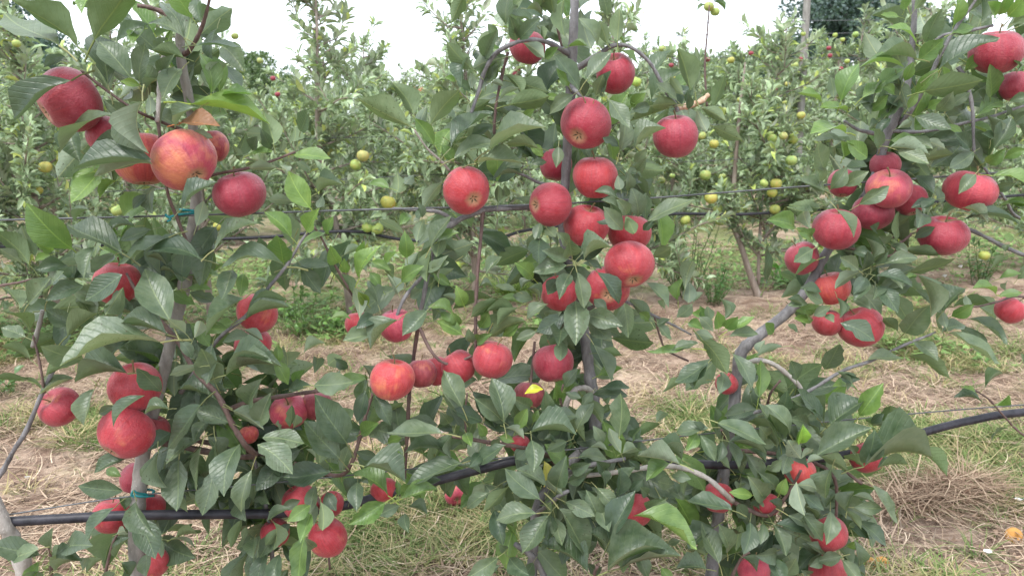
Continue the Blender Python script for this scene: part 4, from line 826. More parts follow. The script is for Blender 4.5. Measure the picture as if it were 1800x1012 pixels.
# grass
x, y = scatter_px(110000, 330, 1250)
keep = rng.uniform(0, 1, len(x)) < np.clip((greenness(x, y) - 0.46) * 3.2, 0.02, 0.9)
x, y = x[keep], y[keep]; n = len(x)
an = rng.uniform(0, 6.28, n); d = np.stack([np.cos(an), np.sin(an), np.zeros(n)], -1)
p = np.stack([x, y, ground_h(x, y)], -1)
dry = vnoise(x, y, 0.4, 8)
col = lerp3((0.09, 0.15, 0.04), (0.46, 0.43, 0.20), np.clip(dry * 0.8 + rng.normal(0, 0.3, n), 0, 1))
o = ribbon(p, d, np.clip(rng.normal(0.62, 0.22, n), 0.1, 0.98), rng.gamma(3.0, 0.012, n) + 0.015, rng.uniform(0.0022, 0.0052, n), rng.normal(0, 0.2, n), 3, col, "grass", M_GRASS)
tag(o, "patchy short grass, part green and part yellowed, in the alley and beyond the second row", "grass", kind='stuff')
# tufts: tight clumps of blades, some green and some straw-yellow
cx, cy = scatter_px(3800, 400, 1200); x2_, y2_ = scatter_px(2600, 540, 780); cx, cy = np.concatenate([cx, x2_]), np.concatenate([cy, y2_])
keep = rng.uniform(0, 1, len(cx)) < np.clip((greenness(cx, cy) - 0.40) * 2.4, 0.05, 0.9)
cx, cy = cx[keep], cy[keep]
nb = rng.integers(18, 60, len(cx)); ci = np.repeat(np.arange(len(cx)), nb); n = len(ci)
sp_ = rng.uniform(0.012, 0.05, len(cx))[ci]; tone = rng.uniform(0, 1, len(cx))[ci]
x = cx[ci] + rng.normal(0, 1, n) * sp_; y = cy[ci] + rng.normal(0, 1, n) * sp_
an = np.arctan2(y - cy[ci], x - cx[ci]) + rng.normal(0, 0.6, n); d = np.stack([np.cos(an), np.sin(an), np.zeros(n)], -1)
p = np.stack([x, y, ground_h(x, y)], -1)
col = np.where((tone < 0.62)[:, None], lerp3((0.085, 0.15, 0.04), (0.24, 0.32, 0.10), rng.uniform(0, 1, n)), lerp3((0.34, 0.29, 0.13), (0.58, 0.47, 0.27), rng.uniform(0, 1, n)))
o = ribbon(p, d, np.clip(rng.normal(0.6, 0.2, n), 0.15, 0.97), rng.uniform(0.03, 0.10, n), rng.uniform(0.0018, 0.0045, n), rng.normal(0, .25, n), 3, col, "grass", M_GRASS)
tag(o, "scattered tufts of green and straw-coloured grass on the alley floor", "grass", kind='stuff')
# crumbled leaf litter and small clods, dark and pale; the darkest bits paint in small ground shadows
x, y = scatter_px(9000, 420, 1200); n = len(x)
an = rng.uniform(0, 6.28, n); d = np.stack([np.cos(an), np.sin(an), np.zeros(n)], -1)
p = np.stack([x, y, ground_h(x, y) + rng.uniform(0.002, 0.02, n)], -1)
col = lerp3((0.07, 0.045, 0.03), (0.42, 0.29, 0.2), rng.beta(1.2, 2.0, n))
o = ribbon(p, d, np.clip(rng.normal(0.15, 0.25, n), -0.1, 0.7), rng.uniform(0.008, 0.03, n), rng.uniform(0.005, 0.014, n), rng.normal(0, .4, n), 2, col, "leaf_litter", M_STRAW)
tag(o, "crumbled brown leaf litter on the soil", "leaf litter", kind='stuff')
# clover and low broad leaves beyond the second row
x, y = scatter_px(60000, 375, 700)
v = x * ROW_N.x + y * ROW_N.y
gn = greenness(x, y)
keep = rng.uniform(0, 1, len(x)) < np.where(v > ROW2 - 0.6, np.clip((gn - 0.50) * 2.2, 0, 0.9), np.clip((gn - 0.56) * 0.8, 0, 0.25))
x, y = x[keep], y[keep]; n = len(x)
an = rng.uniform(0, 6.28, n); d = np.stack([np.cos(an), np.sin(an), np.zeros(n)], -1)
p = np.stack([x, y, ground_h(x, y) + rng.uniform(0, 0.06, n)], -1)
col = lerp3((0.07, 0.15, 0.035), (0.26, 0.38, 0.12), rng.uniform(0, 1, n))
o = ribbon(p, d, np.clip(rng.normal(0.3, 0.25, n), 0, 0.9), rng.uniform(0.02, 0.05, n), rng.uniform(0.014, 0.03, n), rng.normal(0, 0.1, n), 2, col, "ground_cover_weeds", M_GRASS)
tag(o, "low green clover and broadleaf weeds under and beyond the second row", "weeds", kind='stuff')

# ---------------------------------------------------------------- leaf meshes for the near trees
def leaf_mesh(i, arch, fold, droop, wave, asym, fullness, seed, stalk=True):
    rr = random.Random(seed)
    st = [0.0, 0.07, 0.2, 0.36, 0.52, 0.68, 0.82, 0.93, 1.0]
    V, UV, Fa, T = [], [], [], []
    rows = []
    ph = rr.uniform(0, 6)
    notch = (rr.choice((3, 4, 5, 6)), rr.choice((-1, 1))) if i % 4 == 1 else None
    for k, t in enumerate(st):
        w = (math.sin(math.pi * (t ** fullness)) ** 0.92 if 0 < t < 1 else 0.0)
        w *= (1 - 0.25 * max(0, t - 0.7) / 0.3) * 0.5 * 1.04
        zc = arch * 4 * t * (1 - t) - droop * 3.2 * t * t * (1 - t)
        xc = asym * math.sin(math.pi * t)
        row = []
        if k in (0, len(st) - 1):
            row = [len(V)]; V.append((xc, t, zc)); UV.append((0.5, t))
        else:
            for s in (-1, -0.55, 0, 0.55, 1):
                e = abs(s)
                z = zc + fold * (e * w) * (1.0 if e < 0.8 else 0.9) + wave * e * e * math.sin(t * 11 + ph + (1.7 if s > 0 else 0)) * (0.5 + 0.5 * math.sin(t * 23 + ph))
                x = xc + s * w * (1 + (rr.uniform(-0.06, 0.06) if e == 1 else 0)) * (0.62 if notch and e == 1 and notch == (k, s) else 1)
                row.append(len(V)); V.append((x, t + rr.uniform(-0.012, 0.012) * e, z)); UV.append((0.5 + s * 0.5 * w / 0.5, t))
        rows.append(row)
    for k in range(len(rows) - 1):
        a, b_ = rows[k], rows[k + 1]
        if len(a) == 1:
            for j in range(4): T.append((a[0], b_[j + 1], b_[j]))
        elif len(b_) == 1:
            for j in range(4): T.append((a[j], a[j + 1], b_[0]))
        else:
            for j in range(4): Fa.append((a[j], a[j + 1], b_[j + 1], b_[j]))
    # stalk
    for k, (t, z, r) in enumerate(((0.0, 0.0, 0.014), (-0.15, -0.012, 0.012), (-0.32, -0.06, 0.016))):
        for s in range(3):
            an = 2 * math.pi * s / 3
            V.append((r * 2.0 * math.cos(an), t, z + r * math.sin(an))); UV.append((0.5, -0.02 if t < 0 else -0.01))
    b0 = len(V) - 9
    if not stalk: V, UV = V[:b0], UV[:b0]
    for k in range(2 if stalk else 0):
        for s in range(3):
            s2 = (s + 1) % 3
            Fa.append((b0 + k * 3 + s, b0 + k * 3 + s2, b0 + k * 3 + 3 + s2, b0 + k * 3 + 3 + s))
    me = mesh_np("leaf_shape", V, [np.array(Fa), np.array(T)], True, None, UV)
    me.materials.append(M_LEAF)
    me["np"] = 0
    return me, np.array(V), np.array(Fa), np.array(T), np.array(UV)
LEAFV = []
for i_ in range(36):                                   # 18 shapes, then the same 18 without their stalk
    i = i_ % 18
    r = random.Random(100 + i)
    LEAFV.append(leaf_mesh(i, r.uniform(0.02, 0.16), r.choice([0.12, 0.2, 0.3, 0.42]) + r.uniform(-0.06, 0.06), r.uniform(-0.02, 0.16), r.uniform(0.02, 0.06), r.uniform(-0.10, 0.10), r.uniform(0.92, 1.15), i, i_ < 18))
for i in range(4):                                     # four strongly folded shapes: the near half shows its pale back
    LEAFV.append(leaf_mesh(40 + i, 0.10 + 0.02 * i, 0.78 + 0.06 * i, 0.05, 0.03, 0.04 - 0.02 * i, 1.0, 60 + i))
FOLDED = [i for i in range(18) if LEAFV[i][1][:, 2].max() > 0.12]

def leaf_frame(base, tip, depth, wpx, face, r):
    """world matrix of a leaf from its measured base, tip and width"""
    px = depth / FPX
    dx, dy = (tip[0] - base[0]), (tip[1] - base[1])
    Lp = max(math.hypot(dx, dy), 4.0)
    l = (Rv * dx - Uv * dy) / Lp                       # unit, across the view
    e2 = Rv * (dy) + Uv * (dx); e2 = e2 / e2.length    # perpendicular, across the view
    if e2.z < 0 or (abs(e2.z) < 0.25 and r.random() < 0.5): e2 = -e2
    ratio = wpx / Lp
    want = r.uniform(0.44, 0.56)
    if ratio > want:
        ca = max(0.5, want / ratio)
        al = -math.acos(ca)                            # tip comes towards the viewer
        if face in 'up' and r.random() < 0.5: al = -al
        cr = math.cos(r.uniform(0.0, 0.35))
    else:
        al = math.radians(r.uniform(-28, 18))
        cr = max(0.42, ratio / want * math.cos(al) )
        cr = min(cr, 0.985)
    if face == 'f': cr = math.cos(math.radians(r.uniform(55, 66))); al = math.radians(r.uniform(-12, 8))
    rho = math.acos(cr)
    if face in 'up': X = e2 * math.cos(rho) - Fv * math.sin(rho)
    else: X = e2 * math.cos(rho) + Fv * math.sin(rho)
    Yd = (l * math.cos(al) + Fv * math.sin(al))
    X = (X - Yd * X.dot(Yd)).normalized()
    Zd = X.cross(Yd)
    facing = Zd.dot(-Fv)
    if (facing < 0) == (face not in 'up'):
        X = -X; Zd = -Zd
    L = Lp * px / math.cos(al)
    W = wpx * px / max(cr, 0.42) * 1.0
    if face == 'f': W = wpx * px / 0.56
    W = min(W, L * 0.85)
    return X, Yd, Zd, L, W
TINTS = {'t': ((0.70, 0.82, 0.80), (1.75, 1.68, 1.62)), 'f': ((0.9, 1.0, 0.9), (1.3, 1.3, 1.2)), 'u': ((0.62, 0.78, 0.45), (0.9, 1.0, 0.7)), 'g': ((1.15, 1.45, 0.75), (1.9, 2.2, 1.0)),  # wide 't' range puts lit and shaded leaves into the tint
         'p': ((0.95, 1.05, 0.95), (1.35, 1.4, 1.3)), 'b': ((2.6, 0.95, 0.8), (3.0, 1.15, 0.9)), 'y': ((1.3, 1.6, 0.55), (1.6, 1.75, 0.6)), 'T': ((5.2, 3.6, 1.3), (5.4, 3.8, 1.4)), 'L': ((2.6, 3.4, 0.8), (3.0, 3.8, 1.0)), 'Y': ((8.0, 5.4, 0.8), (8.5, 5.8, 0.9))}

APP = []                                               # photo circles of the apples: x, y, r, cm in front
for a in APPLES: APP.append((a[0], a[1], (a[2] + a[3]) / 2, a[4]))
TREE_BASE = {}
LEAVES = {k: [] for k in BRANCHES}                     # (world matrix, colour, size)
def add_leaf(tree, bx, by, tx, ty, w, face, d, r, fill=False):
    if face == 't' and r.random() < 0.13: face = 'f'
    mx, my = (bx + tx) / 2, (by + ty) / 2
    if not fill:
        for (ax, ay, ar, ad) in APP:
            hits = 0
            for f in (0.3, 0.5, 0.75):
                qx, qy = bx + (tx - bx) * f, by + (ty - by) * f
                rr = math.hypot(qx - ax, qy - ay)
                if rr < ar * 0.92:
                    hits += 1; top = ad + math.sqrt(max(ar * ar - rr * rr, 0)) * 0.105
            if hits >= 2: d = max(d, top + 1.2)
            elif hits == 1: d = max(d, top * 0.8 + 0.5)
    else:
        for (ax, ay, ar, ad) in APP:
            if math.hypot(mx - ax, my - ay) < ar + 35: d = min(d, ad - 6.0)
    P, depth = at1(bx, by, d)
    X_, Y_, Z_, L, W = leaf_frame((bx, by), (tx, ty), depth, w, face, r)
    a, b_ = TINTS[face]
    f = r.random(); g = r.uniform(0.88, 1.12)
    colr = tuple((a[i] + (b_[i] - a[i]) * f) * g for i in range(3)) + (1.0,)
    zs = L if r.random() < 0.7 else L * 1.3
    M = Matrix(((X_.x * W, Y_.x * L, Z_.x * zs, P.x), (X_.y * W, Y_.y * L, Z_.y * zs, P.y), (X_.z * W, Y_.z * L, Z_.z * zs, P.z), (0, 0, 0, 1)))
    k = r.randrange(18)
    if face in 'by': k = r.choice(FOLDED) % 18 if FOLDED else k
    sx_, sy_ = bx - (tx - bx) * 0.2, by - (ty - by) * 0.2
    if any(math.hypot(sx_ - ax, sy_ - ay) < ar * 0.95 for (ax, ay, ar, ad) in APP): k += 18
    if face == 'f': k = 36 + r.randrange(4)
    LEAVES[tree].append((M, colr, L * W * (0.5 if fill else 1.0), k))
def which_tree(x, y):
    if x > 1690 and y > 480: return 'rightmost'
    if x < 150 and y > 470 and not (x > 110 and y < 640): return 'leftmost'
    if x < 632: return 'left'
    if x < 1205 and not (x > 1140 and y > 590 and y < 800): return 'centre'
    if x < 1225 and y < 330: return 'centre'
    return 'right'
lr = random.Random(5)
for (ox, oy), txt in LEAF_TILES.items():
    for item in txt.replace('\n', '').split(';'):
        q = item.split()
        if len(q) < 7: continue
        bx, by, tx, ty, w = [float(v) for v in q[:5]]
        if w < 1: continue
        s = 1 / 3.3725
        bx, tx = ox + bx * s, ox + tx * s; by, ty = oy + by * s, oy + ty * s
        add_leaf(which_tree((bx + tx) / 2, (by + ty) / 2), bx, by, tx, ty, w * s, q[5], float(q[6]) + lr.uniform(-0.8, 0.8), lr)
# the lime young leaf over the right bush and the bright ones on the hose, the yellow leaf on the dull apple, the yellowed stem leaf
add_leaf('right', 1405, 778, 1402, 743, 24, 'L', 16, lr)
add_leaf('centre', 922, 692, 955, 684, 13, 'Y', 9, lr)
add_leaf('centre', 958, 845, 956, 806, 15, 'T', 6, lr)
for (tree, cx, cy, rx, ry, n) in FILL:
    for k in range(int(n * (0.78 if cy < 640 or cx < 560 else 0.62))):
        a = lr.uniform(0, 6.283); q = math.sqrt(lr.random())
        bx, by = cx + rx * q * math.cos(a), cy + ry * q * math.sin(a)
        an = lr.gauss(1.2, 1.1) if lr.random() < 0.6 else lr.uniform(0, 6.283)
        L = lr.uniform(52, 88)
        add_leaf(tree, bx, by, bx + math.cos(an) * L, by + math.sin(an) * L, L * lr.uniform(0.28, 0.58), lr.choice('ttttttuugp'), lr.uniform(-15, -2), lr, True)
# and short leafy spurs standing in front of the wood
for (tree, cx, cy, rx, ry, n) in (('right', 1272, 860, 36, 110, 20), ('left', 322, 560, 36, 80, 9), ('centre', 1040, 650, 26, 60, 5), ('centre', 960, 870, 60, 80, 12), ('right', 1400, 520, 60, 40, 5), ('centre', 760, 450, 26, 60, 6), ('centre', 850, 120, 40, 50, 6), ('right', 1580, 200, 40, 60, 6)):
    for k in range(n):
        bx, by = cx + rx * lr.uniform(-1, 1), cy + ry * lr.uniform(-1, 1)
        an = lr.gauss(-0.9, 1.1) if lr.random() < 0.55 else lr.uniform(0, 6.283)
        L = lr.uniform(42, 70)
        add_leaf(tree, bx, by, bx + math.cos(an) * L, by + math.sin(an) * L, L * lr.uniform(0.3, 0.5), lr.choice('tttugp'), lr.uniform(1.5, 5), lr, True)

# ---------------------------------------------------------------- the near row of red apple trees
BM = {'T': M_TRUNK, 'B': M_BARK, 'W': M_TWIG, 'P': M_PALE, 'N': M_TORN}
TREE_LABELS = {
 'left': "apple tree with a pale straight trunk tied in teal, left in the near row",
 'leftmost': "apple tree at the left picture edge with one bare branch bearing a single small apple",
 'centre': "apple tree with a long chain of red apples down its upright stem",
 'right': "apple tree whose grey trunk leans to the right, standing where the hose rises",
 'rightmost': "apple tree just outside the right edge, reaching in with thin leafy shoots",
}
for tree, brs in BRANCHES.items():
    tr = brs[0][2]
    p0, _ = at1(tr[0][0], tr[0][1], tr[0][3])
    root = empty("apple_tree", (p0.x, p0.y, 0.0))
    tag(root, TREE_LABELS[tree], "apple tree", "red apple trees of the near row")
    for bi, (nm, mt, pts) in enumerate(brs):
        P3, R3 = [], []
        if bi == 0:
            P3.append(Vector((p0.x, p0.y, -0.05))); R3.append(pts[0][2] * 1.12 * 1.45 / FPX)
        for (x_, y_, r_, d_) in pts:
            p_, dep = at1(x_, y_, d_); P3.append(p_); R3.append(r_ * dep / FPX * (0.95 if bi == 0 else 0.84))
        tube(nm, P3, R3, BM[mt], root, sides=12 if bi == 0 else 8, jit=0.16 if bi else 0.08, n=9 if bi == 0 else 5, seed=bi * 7 + len(tree))
    lv = sorted(LEAVES[tree], key=lambda l: -l[2])
    inv = Matrix.Translation(-root.location)
    for (M, colr, sz, k) in lv[:300]:
        o = bpy.data.objects.new("leaf", LEAFV[k][0])
        C.objects.link(o); o.parent = root
        o.matrix_basis = inv @ M
        o.color = colr
    rest = lv[300:]
    if rest:
        VV, FF, TT, CC, UU, off = [], [], [], [], [], 0
        for (M, colr, sz, k) in rest:
            _, v, f, t, uv = LEAFV[k]
            A = np.array(M)
            VV.append(v @ A[:3, :3].T + A[:3, 3]); FF.append(f + off); TT.append(t + off); UU.append(uv)
            CC.append(np.tile(np.array(colr), (len(v), 1))); off += len(v)
        fo = link("foliage", mesh_np("foliage", np.concatenate(VV), [np.concatenate(FF), np.concatenate(TT)], True, {'tint': np.concatenate(CC)}, np.concatenate(UU)), root, M_FOL)
        fo['kind'] = 'stuff'

# ---------------------------------------------------------------- apples
def apple_mesh(seed, seg=36, ring=22):
    r = random.Random(seed)
    prof = []
    for k in range(ring + 1):
        th = math.pi * k / ring                       # 0 stalk end, pi eye end
        s, c = math.sin(th), math.cos(th)
        R = s ** 0.92 * (1 + 0.05 * c)
        z = 0.90 * c
        z -= 0.30 * math.exp(-(R / 0.26) ** 2) if c > 0 else 0
        z += 0.20 * math.exp(-(R / 0.22) ** 2) if c < 0 else 0
        prof.append((R, z))
    V, UV = [], []
    ph = r.uniform(0, 6); lean = r.uniform(-0.05, 0.05); lob = r.uniform(0.008, 0.022)
    for k, (R, z) in enumerate(prof):
        for s in range(seg):
            a = 2 * math.pi * s / seg
            low = max(0.0, -z)
            q = 1 + lob * math.cos(5 * a + ph) * (0.4 + low) + 0.018 * math.cos(2 * a + ph * 2) + 0.012 * math.cos(a * 3 + ph)
            V.append((R * q * math.cos(a) + lean * z, R * q * math.sin(a), z + 0.02 * math.cos(a + ph) * (R)))
    F_ = []
    for k in range(ring):
        for s in range(seg):
            s2 = (s + 1) % seg
            F_.append((k * seg + s, (k + 1) * seg + s, (k + 1) * seg + s2, k * seg + s2))
    return mesh_np("apple_shape", V, [np.array(F_)])
APM = [apple_mesh(200 + i) for i in range(6)]
for me in APM: me.materials.append(M_RED)
APM_Y = [apple_mesh(300 + i, 20, 12) for i in range(4)]
for me in APM_Y: me.materials.append(M_YEL)
pth, rr_ = smooth_path([Vector((0, 0, 0.52)), Vector((0.02, 0, 0.75)), Vector((0.06, 0.02, 0.95)), Vector((0.14, 0.04, 1.12))], [0.045, 0.032, 0.03, 0.05], 4)
v, q, t = tube_arrays(pth, rr_, 6)
STALK = mesh_np("stalk_shape", v, [q, t]); STALK.materials.append(M_STALK)
cv, cf = [], []
for k in range(5):                                    # five dry sepals in the eye
    a = 2 * math.pi * k / 5
    for (rad, da, z) in ((0.03, 0, -0.70), (0.12, 0.35, -0.74), (0.20, 0.1, -0.80 - 0.01 * k), (0.10, -0.3, -0.73)):
        cv.append((rad * math.cos(a + da), rad * math.sin(a + da), z - 0.02))
    cf.append((k * 4, k * 4 + 1, k * 4 + 2, k * 4 + 3))
CALYX = mesh_np("calyx_shape", cv, [np.array(cf)]); CALYX.materials.append(M_CALYX)
HUES = {'c': (0.80, 0.72, 1.0), 'r': (1.0, 0.95, 0.85), 'o': (1.25, 2.2, 1.05), 'k': (1.12, 1.9, 1.9), 'd': (0.72, 1.25, 0.9)}
ar = random.Random(77)
def place_apple(P, R_, rx, ry, hue, blush, hint, label, depth, group):
    o = bpy.data.objects.new("apple", APM[ar.randrange(6)])
    C.objects.link(o)
    if hint:
        kind, hx, hy = hint
        ox, oy = (hx - rx[0]) / rx[1], (hy - ry[0]) / ry[1]
        q = math.hypot(ox, oy)
        if q > 0.93: ox, oy = ox * 0.93 / q, oy * 0.93 / q
        tow = math.sqrt(max(0.0, 1 - ox * ox - oy * oy))
        ax = (Rv * ox - Uv * oy - Fv * tow).normalized()
        if kind == 'e': ax = -ax
    else:
        ax = Vector((ar.gauss(0, 0.28), ar.gauss(0.12, 0.25), 1)).normalized()
    ang = ar.uniform(0, 6.28)
    Q = Vector((0, 0, 1)).rotation_difference(ax).to_matrix().to_4x4() @ Matrix.Rotation(ang, 4, 'Z')
    sx = rx[1] * depth / FPX; sz = ry[1] * depth / FPX
    if hint and hint[0] == 'e' or hint is None: sz = 0.5 * (sx + sz)
    o.matrix_basis = Matrix.Translation(P) @ Q @ Matrix.Diagonal((sx, sx, max(sz, sx * 0.85) * 1.04, 1))
    h = HUES[hue]; v_ = ar.uniform(0.9, 1.1)
    o.color = (h[0] * v_, h[1] * ar.uniform(0.85, 1.15), h[2] * ar.uniform(0.9, 1.1), blush)
    tag(o, label, "apple", group)
    for nm, me in (("stalk", STALK), ("calyx", CALYX)):
        c = bpy.data.objects.new(nm, me); C.objects.link(c); c.parent = o
    return o
for (x_, y_, rx, ry, d_, hue, blush, hint, label) in APPLES:
    P, dep = at1(x_, y_, d_)
    r_ = max(rx, ry * 0.94)
    place_apple(P, None, (x_, rx), (y_, ry), hue, blush, hint, label, dep, "red apples on the near row")
# windfalls
P, dep = ground_at(801, 872)
P, dep = ground_at(801, 868, float(ground_h(P.x, P.y)) + 0.045)
place_apple(P, None, (801, 20), (868, 19), 'k', .5, ('s', 806, 876), "pinkish red windfall apple lying on the grass under the sloping hose", (P - CAM).dot(Fv), "windfall apples on the ground")
for (x_, y_, r_, lab) in ((1781, 951, 15, "orange rotting windfall apple on bare soil at the right edge"), (1526, 1012, 12, "left one of two orange rotting windfalls at the bottom edge"), (1547, 1014, 14, "right one of two orange rotting windfalls at the bottom edge")):
    P, dep = ground_at(x_, y_)
    o = bpy.data.objects.new("rotten_apple", APM[ar.randrange(6)].copy()); o.data.materials.clear(); o.data.materials.append(M_ROT)
    C.objects.link(o); R_ = r_ * dep / FPX
    o.matrix_basis = Matrix.Translation((P.x, P.y, float(ground_h(P.x, P.y)) + R_ * 0.62)) @ Matrix.Rotation(1.1, 4, 'X') @ Matrix.Rotation(x_, 4, 'Z') @ Matrix.Diagonal((R_, R_ * 1.05, R_ * 0.9, 1))
    tag(o, lab, "apple", "windfall apples on the ground")
    c = bpy.data.objects.new("calyx", CALYX); C.objects.link(c); c.parent = o

# ---------------------------------------------------------------- wires, hose and ties of the near row
def run1(name, pts, rpx, mat, sides=8, n=6, ends=True):
    P3, R3 = [], []
    for (x_, y_, d_) in pts:
        p_, dep = at1(x_, y_, d_); P3.append(p_); R3.append(rpx * 1.45 / FPX)
    return tube(name, P3, R3, mat, None, sides, 0.0, n)
o = run1("wire", [(-260, 396, -2), (0, 387, -2), (350, 378, 1), (600, 370, 3), (740, 366, 3.2), (930, 361, 2), (1160, 347, 0), (1410, 328, 0), (1640, 312, 0), (1800, 300, 0), (2100, 280, 0)], 1.6, M_WIRE)
tag(o, "upper steel trellis wire running through the near row behind the apples", "wire", "trellis wires of the near row")
o = run1("wire", [(-260, 945, 2), (0, 906, 2), (228, 872, 1.5), (460, 850, 0), (720, 824, 1), (830, 811, 2), (910, 801, 1), (1115, 776, 0), (1260, 760, 0), (1590, 728, 0), (1800, 711, 0), (2100, 690, 0)], 1.4, M_WIRE)
tag(o, "lower steel trellis wire running just above the hose of the near row", "wire", "trellis wires of the near row")
o = run1("irrigation_hose", [(-260, 930, 2), (0, 917, 2), (110, 911, 2.5), (235, 905, 3), (400, 903, 1), (500, 901, 0), (600, 889, 0), (680, 868, 0), (755, 848, 0), (830, 828, 0), (915, 808, 0), (985, 806, -9), (1050, 806, -12), (1130, 809, -10), (1205, 814, -2), (1300, 816, -1), (1440, 806, 0), (1545, 785, 0), (1590, 770, 0.5), (1650, 752, 1), (1710, 738, 1), (1800, 724, 1), (2100, 700, 1)], 8.6, M_HOSE, 14, 8)
tag(o, "thick black irrigation hose sagging along the foot of the near row", "hose")
def tie(cx, cy, r, d, tilt, label, tail):
    P, dep = at1(cx, cy, d); k = dep / FPX
    pts, rad = [], []
    for j in range(15):
        a = 2 * math.pi * j / 14
        pts.append(P + Rv * (math.cos(a) * r * k) + Fv * (math.sin(a) * r * k) + Uv * (math.sin(a * 0.5 + tilt) * 4 * k)); rad.append(2.3 * k)
    for (tx, ty) in tail:
        pts.append(at1(cx + tx, cy + ty, d + r * 0.1 + 1)[0]); rad.append(2.0 * k)
    o = tube("plant_tie", pts, rad, M_TIE, None, 6, 0.15, 3)
    tag(o, label, "plant tie", "teal plant ties")
tie(334, 373, 16, -1, 0.2, "teal plastic tie holding the left trunk to the upper wire", [(-12, 3), (-28, 6), (-38, 9), (-44, 4), (-34, 12), (-40, 16)])
tie(252, 868, 17, 0, 0.6, "teal plastic tie holding the left trunk to the lower wire", [(-10, -2), (-17, -6), (-21, 2), (-14, 5)])

# ---------------------------------------------------------------- foliage of further trees, written in bulk
def leaf_cards(B, D, Nn, L, W, col, fold=0.22, arch=0.12):
    """B bases, D unit directions, Nn unit normals (arrays); 8 points and 6 faces a leaf"""
    n = len(B)
    S = np.cross(D, Nn); S /= np.linalg.norm(S, axis=1)[:, None] + 1e-9
    V = np.zeros((n, 8, 3))
    L_ = L[:, None]; W_ = W[:, None]
    V[:, 0] = B
    for k, (t, w) in enumerate(((0.35, 0.5), (0.72, 0.38))):
        c = B + D * L_ * t + Nn * L_ * arch * 4 * t * (1 - t)
        V[:, 1 + 3 * k] = c - S * W_ * w + Nn * W_ * fold
        V[:, 2 + 3 * k] = c
        V[:, 3 + 3 * k] = c + S * W_ * w + Nn * W_ * fold
    V[:, 7] = B + D * L_
    o = (np.arange(n) * 8)[:, None]
    tri = np.concatenate([o + [0, 2, 1], o + [0, 3, 2], o + [4, 5, 7], o + [5, 6, 7]], 0)
    quad = np.concatenate([o + [1, 2, 5, 4], o + [2, 3, 6, 5]], 0)
    colr = np.repeat(np.concatenate([col, np.ones((n, 1))], 1)[:, None, :], 8, 1).reshape(-1, 4)
    return V.reshape(-1, 3), quad, tri, colr
def unit(a): return a / (np.linalg.norm(a, axis=1)[:, None] + 1e-9)

